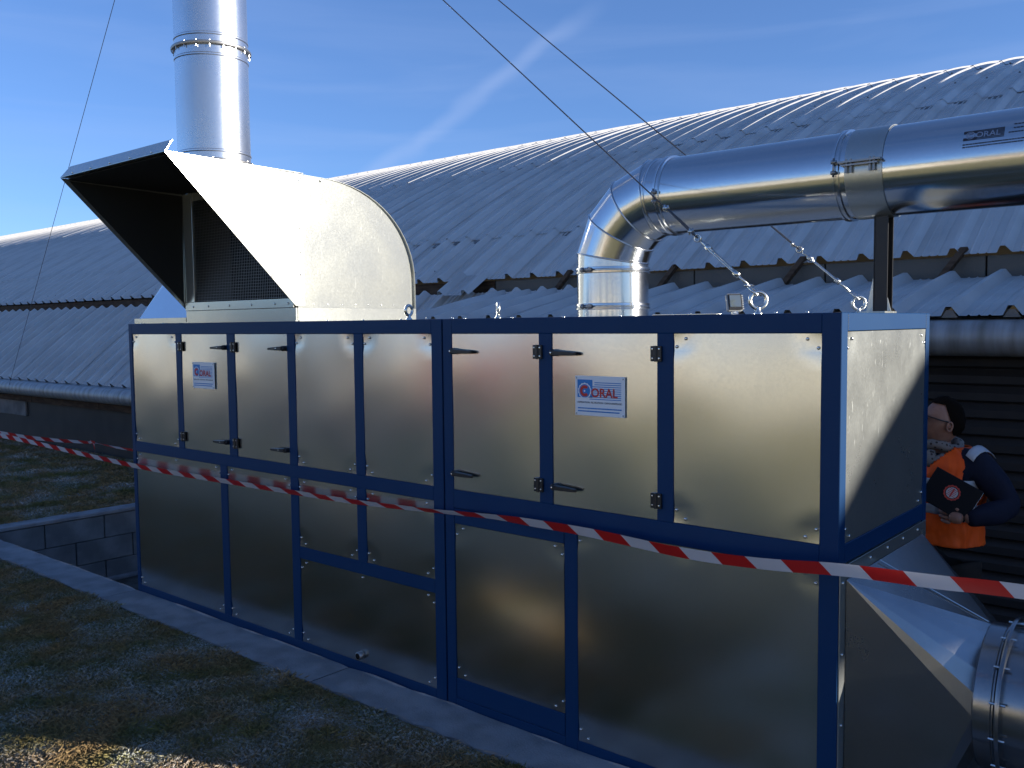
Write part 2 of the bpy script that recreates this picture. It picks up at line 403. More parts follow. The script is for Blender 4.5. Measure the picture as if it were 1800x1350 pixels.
def make_panel(root, x0, x1, z0, z1, name='panel', has_screws=True, extra=(), dent=.0035, mtl=GALV):
    seedc[0] += 1
    sc_ = (corners(x0, x1, z0, z1) if has_screws else [])+list(extra)
    o = obj(name, panel_mesh(x0+.0015, x1-.0015, z0+.0015, z1-.0015, sc_, seed=seedc[0], dent=dent, amp=.0008 if z0 > .9 else .00035), mtl, root)
    autosmooth(o, 40)
    for (sx, sz) in sc_: screw((sx, .0045, sz), '-Y', o)
    return o
def hinge(door, x, z):
    b = B(); bx(b, x-.021, x-.003, -.010, .0035, z-.026, z+.026); bx(b, x+.003, x+.021, -.010, -.0005, z-.026, z+.026)
    tube(b, [(x, -.010, z-.027), (x, -.010, z+.027)], .006, 10)
    for dx in (-.013, .013):
        for dz in (-.016, .016):
            lathe(b, [(.0042, 0), (.0042, -.002), (.0001, -.0024)], (x+dx, -.010, z+dz), 'Y', 8, mi=1)
    h = obj('hinge', b, None, door, bevel=.0012, mats=[BLACK, ZINC]); return h
def latch(door, xh, z, s):
    b = B()
    lathe(b, [(.013, .004), (.013, -.016), (.011, -.020), (.0001, -.0205)], (xh, 0, z), 'Y', 16)
    xe = xh+s*.108
    # tapered lever lifted off the door
    pr = [(xh, .0115), (xh+s*.04, .0095), (xh+s*.075, .0085), (xe, .0062)]
    rows = []
    for i, (xx, hw) in enumerate(pr):
        dz = -.0025*(i/3)
        rows.append([b.verts.new(p) for p in ((xx, -.012, z-hw+dz), (xx, -.026-.003*(i == 1), z-hw*.75+dz), (xx, -.026-.003*(i == 1), z+hw*.75+dz), (xx, -.012, z+hw+dz))])
    for a, c in zip(rows, rows[1:]):
        for k in range(4): b.faces.new((a[k], a[(k+1) % 4], c[(k+1) % 4], c[k]))
    b.faces.new(rows[0]); b.faces.new(rows[-1][::-1])
    lathe(b, [(.0045, -.020), (.0045, -.0305), (.0001, -.031)], (xh+s*.003 if s > 0 else xh+s*.035, 0, z), 'Y', 8, mi=1)
    bmesh.ops.recalc_face_normals(b, faces=b.faces)
    obj('latch', b, None, door, mats=[BLACK, ZINC], bevel=.001)

def dashes(bm, x0, x1, z, h, fn, rnd, wmin=.002, wmax=.007):
    x = x0
    while x < x1:
        w = rnd.uniform(wmin, wmax); quad(bm, x, min(x+w, x1), z, z+h, fn); x += w+rnd.uniform(.0008, .0022)
def nameplate(root, x0, x1, z0, z1):
    y = -.006
    pl = box('nameplate', x0, x1, y, y+.0035, z0, z1, WHITE, root, .001)
    w, h = x1-x0, z1-z0
    def fn(k): return lambda a, c: (x0+a*w, y-.0006-k*.0004, z0+c*h)
    bl = B()
    quad(bl, .05, .36, .46, .91, fn(0))
    for i in range(9):
        z = .415+i*.052
        quad(bl, (.30 if i < 2 else .36) if i < 7 else .30+.1, .93, z, z+.020, fn(0))
    obj('print_blue', bl, PBLUE, pl)
    wh = B(); disc(wh, .20, .60, 0, .001, fn(1))
    # saw blade ring in true proportions
    def fr(k): return lambda a, c: (x0+.20*w+a, y-.0006-k*.0004, z0+.625*h+c)
    disc(wh, 0, 0, .0245, .0275, fr(1), 28, teeth=1); disc(wh, 0, 0, 0, .0035, fr(3), 12)
    quad(wh, .40, .42, .88, .90, fn(1))
    obj('print_white', wh, WHITE, pl)
    rd = B(); disc(rd, 0, 0, .0095, .0205, fr(2), 22, .75, 2*PI-.75)
    add_text(rd, 'ORAL', .335, .47, .235, .53, fn(2), bold=.022)
    obj('print_red', rd, PRED, pl)
    tx = B(); add_text(tx, 'ASPIRATION  FILTRATION  DEPOUSSIERAGE', .05, .315, .045, .89, fn(1), bold=.012)
    obj('print_text', tx, PBLACK, pl)
    sm = B(); rnd = random.Random(int(x0*100)); dashes(sm, .06, .94, .175, .030, fn(1), rnd, .02, .07); dashes(sm, .06, .90, .10, .030, fn(1), rnd, .02, .07)
    obj('print_small_text', sm, PBLUE, pl)
    for (a, c) in ((.03, .95), (.97, .95), (.03, .05), (.97, .05)): screw((x0+a*w, y-.0003, z0+c*h), '-Y', pl, SCREW_S)

def bars(root, items):
    for nm, x0, x1, z0, z1 in items: box(nm, x0, x1, 0, .05, z0, z1, BLUE, root, .0018)
PT, PB, S0, S1, T0, T1 = 1.565, .924, .864, .525, .467, .05
g = 'dust filter cabinets standing in the pit'
cab1 = empty('filter_cabinet', (1.31, .44, -.6), 'blue framed galvanised cabinet under the big intake hood and the tall flue, left module', 'machine cabinet', g)
cab2 = empty('filter_cabinet', (3.45, .44, -.6), 'blue framed galvanised cabinet carrying the bent duct, right module with its end facing the camera', 'machine cabinet', g)
M1 = 2.622; M2 = 2.630; XE = 4.273; Z0 = -.6
bars(cab1, [('post', 0, .036, Z0, H), ('post', 2.562, M1, Z0, H),
            ('rail', .036, 2.562, PT, H), ('rail', .036, 2.562, S0, PB), ('rail', .036, 2.562, -.07, T1),
            ('post', .532, .59, PB, PT), ('post', 1.042, 1.112, PB, PT), ('post', 1.566, 1.627, PB, PT), ('post', 2.065, 2.126, PB, PT),
            ('post', .945, 1.007, T1, S0), ('post', 1.566, 1.627, T1, S0), ('post', 2.065, 2.126, S1, S0), ('rail', 1.627, 2.562, T0, S1)])
bars(cab2, [('post', M2, 2.68, Z0, H), ('post', 4.213, XE, Z0, H),
            ('rail', 2.68, 4.213, PT, H), ('rail', 2.68, 4.213, .848, PB), ('rail', 3.306, 4.213, -.07, .045), ('rail', 2.68, 3.248, -.07, .045),
            ('post', 3.133, 3.195, PB, PT), ('post', 3.647, 3.709, PB, PT), ('post', 3.248, 3.306, -.07, .848),
            ('rail', 2.682, 3.246, .783, .846), ('rail', 2.682, 3.246, .047, .130)])
make_panel(cab1, .036, .532, PB, PT)
d1 = make_panel(cab1, .59, 1.042, PB, PT, 'door', False); d2 = make_panel(cab1, 1.112, 1.566, PB, PT, 'door', False)
make_panel(cab1, 1.627, 2.065, PB, PT, dent=.004); make_panel(cab1, 2.126, 2.562, PB, PT, dent=.004)
make_panel(cab1, .036, .945, T1, S0, extra=[(.49, S0-.016)]); make_panel(cab1, 1.007, 1.566, T1, S0)
make_panel(cab1, 1.627, 2.065, S1, S0); make_panel(cab1, 2.126, 2.562, S1, S0)
dp = make_panel(cab1, 1.627, 2.562, T1, T0, extra=[(2.09, T0-.016)])
b = B(); tube(b, [(2.075, .006, .086), (2.075, -.022, .086)], .019, 16); obj('drain_stub', b, STEEL_GREY, dp, True)
b = B(); tube(b, [(2.075, -.0225, .086), (2.075, -.0228, .086)], .014, 16); obj('drain_bore', b, DARK, dp)
d3 = make_panel(cab2, 2.68, 3.133, PB, PT, 'door', False); d4 = make_panel(cab2, 3.195, 3.647, PB, PT, 'door', False)
make_panel(cab2, 3.709, 4.213, PB, PT, dent=.004)
make_panel(cab2, 2.682, 3.246, .130, .783); make_panel(cab2, 3.306, 4.213, .045, .848, extra=[(3.75, .832)])
for dd, xh, xs_ in ((d1, .589, None), (d2, 1.107, None), (d3, 3.133, None), (d4, 3.647, None)):
    for z in (1.496, .993): hinge(dd, xh, z)
for dd, xh, s in ((d1, 1.031, -1), (d2, 1.549, -1), (d3, 2.694, 1), (d4, 3.209, 1)):
    for z in (1.494, .994): latch(dd, xh, z, s)
nameplate(cab1, .712, .926, 1.270, 1.412); nameplate(cab2, 3.307, 3.521, 1.269, 1.412)
# end face of the right module (+X)
E1 = XE
for nm, y0, y1, z0, z1 in (('end_post', .0505, .0505, 0, 0),): pass
def ebar(nm, y0, y1, z0, z1): box(nm, XE-.05, XE-.0005, y0, y1, z0, z1, BLUE, cab2, .0018)
ebar('end_post', D-.043, D, Z0, H); ebar('end_rail', .0505, D-.043, PT+.005, H); ebar('end_rail', .0505, D-.043, .865, PB+.001); ebar('end_rail', .0505, D-.043, Z0, -.5)
# end panel: same sheet builder then turned
bm_ = panel_mesh(.0515, D-.0445, PB+.002, PT+.003, corners(.05, D-.043, PB, PT), seed=77, dent=.004)
for v in bm_.verts: v.co = Vector((XE-v.co.y, v.co.x, v.co.z))
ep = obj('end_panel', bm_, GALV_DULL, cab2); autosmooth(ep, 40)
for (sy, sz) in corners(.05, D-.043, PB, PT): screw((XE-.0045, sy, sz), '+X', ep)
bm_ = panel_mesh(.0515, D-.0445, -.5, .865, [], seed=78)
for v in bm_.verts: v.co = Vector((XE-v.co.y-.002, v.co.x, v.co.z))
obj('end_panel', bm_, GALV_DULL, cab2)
# tops, backs, far ends
for cb, xa, xb in ((cab1, 0, M1), (cab2, M2, XE)):
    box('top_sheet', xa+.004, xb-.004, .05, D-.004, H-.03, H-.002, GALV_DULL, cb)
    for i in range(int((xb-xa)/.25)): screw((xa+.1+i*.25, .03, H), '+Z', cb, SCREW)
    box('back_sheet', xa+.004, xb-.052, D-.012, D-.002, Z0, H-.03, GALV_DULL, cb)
    box('inner_wall', xa+.004, xb-.052, .052, .056, Z0, H-.031, DARK, cb)
box('end_sheet', .0, .012, .0505, D, Z0, H-.003, BLUE, cab1)
b = B()
for k in range(10): bx(b, XE-.0495, XE-.0488, 0, 0, 0, 0) if False else None
# punched slots at the corner posts of the end face
for yy in (.053, D-.046):
    for k in range(7): bx(b, XE-.0006, XE+.0008, yy-.0015, yy+.0015, H-.05+k*.007-.002, H-.05+k*.007+.002)
obj('rivet_row', b, ZINC, cab2)
# lifting eyes
def eye(cb, x, y, R=.026, turn=.6, zb=H):
    b = B(); ring_torus(b, (x, y, zb+.012+R+.006), (math.cos(turn), math.sin(turn), 0), R, .0068, 24, 10)
    lathe(b, [(.014, -.001), (.014, .004), (.009, .008), (.008, .020)], (x, y, zb), 'Z', 16)
    return obj('lifting_eye', b, ZINC, cb, True)
eye(cab1, 2.40, .03, .021, .1); eye(cab2, 2.83, .12, .021, .8); e1 = eye(cab2, 3.985, .055, .026, -.9); e2 = eye(cab2, 4.04, .80, .024, -.9)
# thin cover strip and loose screws on the top edge
box('cover_strip', 3.62, 3.86, .012, .05, H+.0005, H+.004, ZINC, cab2, .001)
for xx in (3.70, 3.76, 4.06, 4.16, 2.52, 2.62+.05): screw((xx, .02, H+.003), '+Z', cab2, SCREW)

# ================================================================== INTAKE HOOD
hood = empty('intake_hood', (1.105, .4, H), 'large galvanised weather hood with open awning and wire screen on the left cabinet', 'air intake hood')
XL, XR = .607, 1.6035
arc = [(.20, 2.332)]
for k in range(1, 17):
    a = PI/2*k/16; arc.append((.20+.628*math.sin(a)**.95 if k < 16 else .828, 1.84+.492*math.cos(a)))
cowl = [(.045, 1.69), (.828, 1.69)] + arc[::-1][0:] + [(.045, 2.332)]
awn = [(.030, 1.700), (.085, 1.700), (.085, 2.336), (-.625, 2.348)]
for s, xx in ((1, XR), (-1, XL)):
    b = B(); extr(b, cowl, 'X', xx-.0015, xx+.0015); 
    for v in b.verts: v.co.x -= s*.018*(v.co.y-.045)/.78
    sp = obj('cowl_side_plate', b, GALV_HOOD, hood, bevel=0)
    b = B(); extr(b, awn, 'X', xx+s*.0018, xx+s*.0040); ap = obj('awning_side_plate', b, GALV_HOOD, hood)
    if s > 0:
        for k in range(6): screw((xx+.004, .066, 1.74+k*.112), '+X', ap, SCREW)
        for k in range(7): screw((xx+.004, -.52+k*.12, 2.318), '+X', ap, SCREW)
        for k in range(8): screw((xx+.0015-.018*(.095+k*.09)/.78, .14+k*.09, 1.71), '+X', sp, SCREW_S)
# base flange skirt all round
b = B()
for (x0, x1, y0, y1) in ((XL-.002, XR+.002, .030, .040), (XL-.002, XR+.002, .828, .834), (XR-.001, XR+.004, .0405, .8275), (XL-.004, XL+.001, .0405, .8275)):
    bx(b, x0, x1, y0, y1, H, 1.692)
obj('base_flange', b, GALV_HOOD, hood, bevel=.001)
box('flange_foot', XL-.006, XR+.022, .012, .0295, H+.0005, H+.006, GALV_HOOD, hood)
box('flange_foot', XR+.005, XR+.028, .0305, .85, H+.0005, H+.006, GALV_HOOD, hood)
fl = box('sill_strip', XL+.01, XR-.004, .020, .026, 1.693, 1.738, GALV_HOOD, hood, .001)
for xx in (.70, .85, 1.05, 1.25, 1.45, 1.56): screw((xx, .0198, 1.713), '-Y', fl, SCREW)
# top skin follows the curve
def skin(bm, prof, x0, x1, t=.002):
    n = len(prof)
    A = [bm.verts.new((x0, p[0], p[1])) for p in prof]; Bv = [bm.verts.new((x1, p[0], p[1])) for p in prof]
    A2 = []; B2 = []
    for i, p in enumerate(prof):
        q0, q1 = prof[max(i-1, 0)], prof[min(i+1, n-1)]; d = Vector((q1[0]-q0[0], q1[1]-q0[1])).normalized(); nn = Vector((-d.y, d.x))*t
        A2.append(bm.verts.new((x0, p[0]+nn.x, p[1]+nn.y))); B2.append(bm.verts.new((x1, p[0]+nn.x, p[1]+nn.y)))
    for i in range(n-1):
        bm.faces.new((A[i], Bv[i], Bv[i+1], A[i+1])); bm.faces.new((A2[i], A2[i+1], B2[i+1], B2[i]))
        bm.faces.new((A[i], A[i+1], A2[i+1], A2[i])); bm.faces.new((Bv[i], B2[i], B2[i+1], Bv[i+1]))
    bm.faces.new((A[0], A2[0], B2[0], Bv[0])); bm.faces.new((A[-1], Bv[-1], B2[-1], A2[-1]))
b = B(); skin(b, [(.046, 2.335)]+arc+[(.830, 1.6925)], XL-.002, XR+.002); autosmooth(obj('cowl_top_sheet', b, GALV_HOOD, hood), 30)
b = B(); skin(b, [(-.625, 2.350), (.090, 2.340)], XL-.006, XR+.006, .003); at = obj('awning_roof_sheet', b, GALV_HOOD, hood)
b = B()
vs_ = [(XL-.004, -.622, 2.355), (XR+.004, -.622, 2.355), (XR+.004, -.590, 2.405), (XL+.03, -.590, 2.405)]
f1 = [b.verts.new(v) for v in vs_]; f2 = [b.verts.new((v[0], v[1]+.003, v[2]-.003)) for v in vs_]
b.faces.new(f1); b.faces.new(f2[::-1])
for i in range(4): b.faces.new((f1[i], f2[i], f2[(i+1) % 4], f1[(i+1) % 4]))
lf = obj('lip_flange', b, GALV_HOOD, hood)
for k in range(5): screw((XL+.12+k*.19, -.620, 2.362), '-Y', lf, SCREW)
SHADE_MAT = mat('shade_dark', (.022, .022, .020), .8, 0, .25, bump=.0005, bscale=60)  # added dark sheets stand in for the shade under the awning
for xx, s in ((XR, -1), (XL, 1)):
    b = B(); extr(b, [(.016, 1.735), (.024, 2.322), (-.585, 2.336)], 'X', xx+s*.0025, xx+s*.004); obj('shade_sheet', b, SHADE_MAT, hood)
b = B(); extr(b, [(-.60, 2.343), (.028, 2.333), (.028, 2.331), (-.60, 2.341)], 'X', XL+.006, XR-.006); obj('shade_sheet', b, SHADE_MAT, hood)
# frame of the screen, wires and the inside
box('screen_stile', XL+.002, XL+.07, .028, .040, 1.739, 2.33, GALV_HOOD, hood, .001)
box('screen_stile', XL+.072, XL+.10, .022, .034, 1.739, 2.33, GALV_HOOD, hood, .001)
box('screen_stile', XR-.045, XR-.004, .028, .040, 1.739, 2.33, GALV_HOOD, hood, .001)
box('screen_head', XL+.101, XR-.046, .028, .040, 2.285, 2.33, GALV_HOOD, hood, .001)
b = B(); xx = XL+.105
while xx < XR-.046:
    bx(b, xx, xx+.0013, .0335, .0348, 1.74, 2.284); xx += .0150
zz = 1.745
while zz < 2.284:
    bx(b, XL+.101, XR-.047, .0349, .0362, zz, zz+.0013); zz += .0150
tag(obj('wire_screen', b, STEEL_GREY, hood), kind='stuff')
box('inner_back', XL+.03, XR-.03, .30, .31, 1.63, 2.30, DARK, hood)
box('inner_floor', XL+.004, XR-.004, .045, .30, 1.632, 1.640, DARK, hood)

# ================================================================== STACK
SX, SY, SR = .28, .44, .212
st = empty('flue_stack', (SX, SY, H), 'tall round galvanised flue with ringed joints rising behind the intake hood', 'flue')
# square-to-round transition
def sq2round(bm, rect, z0, c, r, z1, axis='Z', seg=6):
    """rect corners in order (4), circle centre c"""
    def P2(u, v, w): return Vector((u, v, w)) if axis == 'Z' else Vector((w, u, v))
    cs = [bm.verts.new(P2(q[0], q[1], z0)) for q in rect]
    quad_a = []
    for i in range(4):
        q = rect[i]; a0 = math.atan2(math.copysign(1, q[1]-c[1]), math.copysign(1, q[0]-c[0]))
        quad_a.append(a0)
    circ = []
    fans = []
    for i in range(4):
        a0 = quad_a[i]; pts = []
        for k in range(seg+1):
            a = a0-PI/4+PI/2*k/seg; pts.append(bm.verts.new(P2(c[0]+r*math.cos(a), c[1]+r*math.sin(a), z1)))
        fans.append(pts)
        for k in range(seg): bm.faces.new((cs[i], pts[k], pts[k+1]))
    order = sorted(range(4), key=lambda i: quad_a[i])
    for n_ in range(4):
        i, j = order[n_], order[(n_+1) % 4]; bm.faces.new((cs[i], fans[i][-1], cs[j]))
    bmesh.ops.remove_doubles(bm, verts=bm.verts, dist=1e-5); bmesh.ops.recalc_face_normals(bm, faces=bm.faces)
b = B(); sq2round(b, [(.02, .06), (.555, .06), (.555, .82), (.02, .82)], H+.03, (SX, SY), SR, 2.02); obj('square_to_round_base', b, GALV_DUCT, st)
b = B()
for q in ((.0, .58, .04, .065), (.0, .58, .815, .84), (.0, .022, .0655, .8145), (.553, .58, .0655, .8145)): bx(b, q[0], q[1], q[2], q[3], H+.0005, H+.032)
obj('base_flange', b, GALV_HOOD, st, bevel=.001)
zs = [2.02, 2.58, 3.25, 3.92, 4.59, 5.26, 5.80]
for i in range(len(zs)-1):
    za, zb = zs[i]+.004, zs[i+1]-.004; pr = [(SR, za)]
    for zc in ((za+.055, zb-.055) if i else (zb-.055,)):
        pr += [(SR, zc-.010), (SR+.004, zc-.005), (SR+.004, zc+.003), (SR, zc+.008)]
    pr += [(SR, zb)]
    b = B(); lathe(b, pr, (SX, SY, 0), 'Z', 72); autosmooth(obj('flue_section', b, GALV_STACK, st), 12)
for z in zs[1:-1]:
    b = B(); lathe(b, [(SR-.002, -.006), (SR+.018, -.006), (SR+.020, -.002), (SR+.020, .007), (SR+.017, .011), (SR-.002, .013)], (SX, SY, z), 'Z', 72)
    fo = autosmooth(obj('flange_ring', b, STEEL_GREY, st), 30)
    for k in range(18):
        a = 2*PI*k/18+.1; bb = B(); tube(bb, [(SX+(SR+.010)*math.cos(a), SY+(SR+.010)*math.sin(a), z-.022), (SX+(SR+.010)*math.cos(a), SY+(SR+.010)*math.sin(a), z+.015)], .0036, 6)
        obj('bolt', bb, ZINC, fo)
b = B(); bx(b, SX+SR*math.cos(-.35)-.002, SX+SR*math.cos(-.35)+.002, SY-.1, SY-.098, 2.03, 2.04) if False else None
b.free()
b = B(); lathe(b, [(SR-.004, 0), (SR-.004, -.3)], (SX, SY, 5.8), 'Z', 48); obj('flue_inside', b, DARK, st)

# ================================================================== DUCT WITH ELBOW
DR = .1445; DY = .44; DZ = 2.087; VX = 3.172; BR = .277
duct = empty('exhaust_duct', (VX, DY, H), 'shiny round galvanised duct rising from the right cabinet, bending and running off to the right', 'duct')
def rings_between(name, frames, parent, m=GALV_DUCT, r=DR, seg=64):
    b = B(); rr = []
    for (c, u, v) in frames: rr.append([b.verts.new(Vector(c)+(Vector(u)*math.cos(2*PI*k/seg)+Vector(v)*math.sin(2*PI*k/seg))*r) for k in range(seg)])
    for a, c in zip(rr, rr[1:]):
        for k in range(seg): b.faces.new((a[k], a[(k+1) % seg], c[(k+1) % seg], c[k]))
    return autosmooth(obj(name, b, m, parent), 40)
def efr(th):   # frame on the elbow at angle th from the vertical run, mitre plane
    c = Vector((VX+BR-BR*math.cos(th), DY, DZ-BR+BR*math.sin(th)))
    u = Vector((-math.cos(th), 0, math.sin(th))); return c, u, Vector((0, 1, 0))
zb = DZ-BR
rings_between('vertical_duct', [((VX, DY, H+.001), (-1, 0, 0), (0, 1, 0)), ((VX, DY, zb), (-1, 0, 0), (0, 1, 0))], duct)
ths = [math.radians(a) for a in (11.25, 33.75, 56.25, 78.75)]
def mitre(th):
    """section of a straight gore cut by the mitre plane: ellipse"""
    c, u, v = efr(th); k = 1/math.cos(math.radians(11.25)); Rm = BR*k
    c = Vector((VX+BR-Rm*math.cos(th), DY, DZ-BR+Rm*math.sin(th))); return c, u*k, v
fr = [((VX, DY, zb), (-1, 0, 0), (0, 1, 0))]+[mitre(t) for t in ths]+[((VX+BR, DY, DZ), (0, 0, 1), (0, 1, 0))]
for a, c in zip(fr, fr[1:]): rings_between('elbow_gore', [a, c], duct)
for t in ths:
    c, u, v = mitre(t); b = B(); tube(b, [c+(u*math.cos(2*PI*k/56)+v*math.sin(2*PI*k/56))*(DR+.0016) for k in range(56)], .0034, 6, closed=True)
    obj('seam', b, GALV_DUCT, duct, True)
XD = VX+BR
for nm, xa, xb in (('straight_duct', XD, 4.135), ('straight_duct', 4.135, 5.20), ('straight_duct', 5.20, 6.20)):
    rings_between(nm, [((xa, DY, DZ), (0, 0, 1), (0, 1, 0)), ((xb, DY, DZ), (0, 0, 1), (0, 1, 0))], duct)
def clamp(p, ax, turn):
    b = B(); lathe(b, [(DR, -.013), (DR+.007, -.011), (DR+.0075, -.004), (DR+.003, -.001), (DR+.003, .001), (DR+.0075, .004), (DR+.007, .011), (DR, .013)], p, ax, 64)
    o = autosmooth(obj('clamp_ring', b, GALV_DUCT, duct), 50)
    b = B(); d = Vector({'Z': (math.cos(turn), math.sin(turn), 0), 'X': (0, math.cos(turn), math.sin(turn))}[ax]); t = Vector({'Z': (-math.sin(turn), math.cos(turn), 0), 'X': (0, -math.sin(turn), math.cos(turn))}[ax])
    c = Vector(p)+d*(DR+.015); tube(b, [c-t*.022, c-t*.012], .010, 8); tube(b, [c+t*.012, c+t*.022], .010, 8); tube(b, [c-t*.03, c+t*.03], .004, 8)
    obj('clamp_bolt', b, STEEL_GREY, o, True)
clamp((VX, DY, 1.812), 'Z', math.radians(-98)); clamp((VX, DY, 1.668), 'Z', math.radians(-98))
clamp((XD+.012, DY, DZ), 'X', PI+.12); clamp((4.135, DY, DZ), 'X', PI-.05)
b = B(); lathe(b, [(DR, -.006), (DR+.006, -.003), (DR+.006, .003), (DR, .006)], (XD-.045, DY, DZ), 'X', 64); obj('bead', b, GALV_DUCT, duct, True)
# saddle
b = B(); lathe(b, [(DR+.001, 4.165), (DR+.004, 4.165), (DR+.004, 4.283), (DR+.001, 4.283)], (0, DY, DZ), 'X', 64); sd_ = autosmooth(obj('saddle_band', b, GALV_DULL, duct), 30)
b = B(); bx(b, 4.150, 4.285, DY-DR-.024, DY-DR-.002, DZ+.018, DZ+.024); bx(b, 4.160, 4.275, DY-DR-.022, DY-DR-.002, DZ+.008, DZ+.013)
for xx in (4.175, 4.190, 4.250, 4.262): tube(b, [(xx, DY-DR-.014, DZ-.014), (xx, DY-DR-.014, DZ+.030)], .004, 6)
obj('saddle_clamp', b, STEEL_GREY, sd_)
# print on the duct, following its curve
def cyl(k):
    def fn(a, c):
        ang = c/DR; rr = DR+.0006+k*.0004
        return (a, DY-rr*math.cos(ang), DZ+rr*math.sin(ang))
    return fn
b = B(); z0, z1 = .044, .076; x0, x1 = 4.515, 4.625
quad(b, x0, x0+.037, z0, z1, cyl(0), 4)
for i in range(8): quad(b, x0+.035, x1, z0+i*.0042, z0+i*.0042+.0024, cyl(0))
lg = obj('duct_print', b, PBLACK, duct)
b = B(); disc(b, x0+.019, .060, .0105, .0128, cyl(1), 24); disc(b, x0+.019, .060, .0045, .0085, cyl(1), 18, .7, 2*PI-.7); add_text(b, 'ORAL', x0+.034, .050, .019, .066, cyl(1), bold=.012)
obj('duct_print_light', b, mat('print_pale', (.33, .36, .42), .3, .6), lg)
b = B(); rnd = random.Random(5)
for z in (.030, .022): dashes(b, x0, 4.735, z, .0038, cyl(0), rnd, .003, .009)
for i, z in enumerate((.080, .0665, .053)): dashes(b, 4.648-.012*(i == 2), 4.684, z, .0036, cyl(0), rnd, .004, .008); quad(b, 4.690, 4.74, z, z+.0036, cyl(0))
obj('duct_print_text', b, PBLACK, lg)
# support post
sp = empty('duct_support', (4.245, DY, H), 'black steel post with grey gusset holding up the horizontal duct on the right cabinet', 'support post')
b = B(); bx(b, 4.222, 4.226, DY-.028, DY+.028, H+.006, 1.943); bx(b, 4.2265, 4.268, DY-.028, DY-.024, H+.006, 1.943); bx(b, 4.2265, 4.268, DY+.024, DY+.028, H+.006, 1.943)
obj('post', b, BLACKPAINT, sp, bevel=.001)
box('base_plate', 4.185, 4.272, DY-.06, DY+.06, H, H+.006, GALV_DULL, sp)
b = B(); extr(b, [(4.192, H+.0065), (4.2215, H+.0065), (4.2215, H+.155)], 'Y', DY-.004, DY+.002); obj('gusset', b, GALV_DULL, sp)
b = B(); extr(b, [(4.2685, H+.0065), (4.280, H+.0065), (4.2685, H+.05)], 'Y', DY-.026, DY-.022); obj('gusset', b, GALV_DULL, sp)

# ================================================================== END CONE AND LOW PIPE
cone = empty('duct_transition', (XE+.2, .43, -.3), 'dark galvanised pyramid shaped transition bolted low on the cabinet end, narrowing to the round pipe', 'duct transition')
OY, OZ, ORr, OX = .43, .425, .222, 4.60
ZT, ZBt, Y0c, Y1c = .862, -.45, .004, .862
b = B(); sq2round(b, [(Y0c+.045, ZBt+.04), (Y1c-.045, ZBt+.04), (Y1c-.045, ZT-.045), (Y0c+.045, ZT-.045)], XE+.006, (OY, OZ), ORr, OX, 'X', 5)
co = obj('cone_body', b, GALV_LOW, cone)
b = B()
for (ya, yb, za, zb_) in ((Y0c, Y0c+.045, ZBt, ZT), (Y1c-.045, Y1c, ZBt, ZT), (Y0c+.0455, Y1c-.0455, ZT-.045, ZT), (Y0c+.0455, Y1c-.0455, ZBt, ZBt+.04)):
    bx(b, XE+.0005, XE+.0045, ya, yb, za, zb_)
cf = obj('cone_flange', b, GALV_DULL, cone, bevel=.001)
for k in range(5): screw((XE+.0045, .10+k*.165, ZT-.02), '+X', cf)
for k in range(5): screw((XE+.0045, .024, ZT-.05-k*.22), '+X', cf)
b = B(); tube(b, [(XE+.012, .33, .822), (4.59, .425, .655)], .0022, 6); obj('seam', b, ZINC, cone)
pipe = empty('low_pipe', (4.9, OY, 0), 'wide round galvanised pipe leaving the transition at the lower right edge', 'pipe')
b = B(); lathe(b, [(ORr+.001, OX-.004), (ORr+.003, OX), (ORr+.003, OX+.045), (ORr+.008, OX+.050), (ORr+.008, OX+.054), (ORr+.002, OX+.058)], (0, OY, OZ), 'X', 72)
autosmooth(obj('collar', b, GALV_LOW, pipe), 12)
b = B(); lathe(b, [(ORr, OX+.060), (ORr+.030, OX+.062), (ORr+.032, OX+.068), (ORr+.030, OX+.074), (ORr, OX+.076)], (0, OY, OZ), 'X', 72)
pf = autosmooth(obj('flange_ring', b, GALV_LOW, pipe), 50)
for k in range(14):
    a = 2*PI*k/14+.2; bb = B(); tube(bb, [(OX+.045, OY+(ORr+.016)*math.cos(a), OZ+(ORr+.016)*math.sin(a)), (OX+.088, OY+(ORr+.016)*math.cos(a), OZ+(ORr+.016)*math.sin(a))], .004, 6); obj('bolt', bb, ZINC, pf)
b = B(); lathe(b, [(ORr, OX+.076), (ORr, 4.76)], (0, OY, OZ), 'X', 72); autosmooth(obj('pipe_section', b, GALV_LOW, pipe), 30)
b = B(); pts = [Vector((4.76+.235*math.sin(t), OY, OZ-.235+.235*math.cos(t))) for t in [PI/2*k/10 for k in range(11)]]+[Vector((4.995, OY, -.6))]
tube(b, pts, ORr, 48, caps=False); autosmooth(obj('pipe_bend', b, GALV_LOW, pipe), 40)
lp = box('pipe_shelf', 4.40, 5.6, .02, .9, -.6, .02, CONC, None, .01); tag(lp, 'rough concrete block in the pit beneath the low pipe at the lower right', 'concrete block')

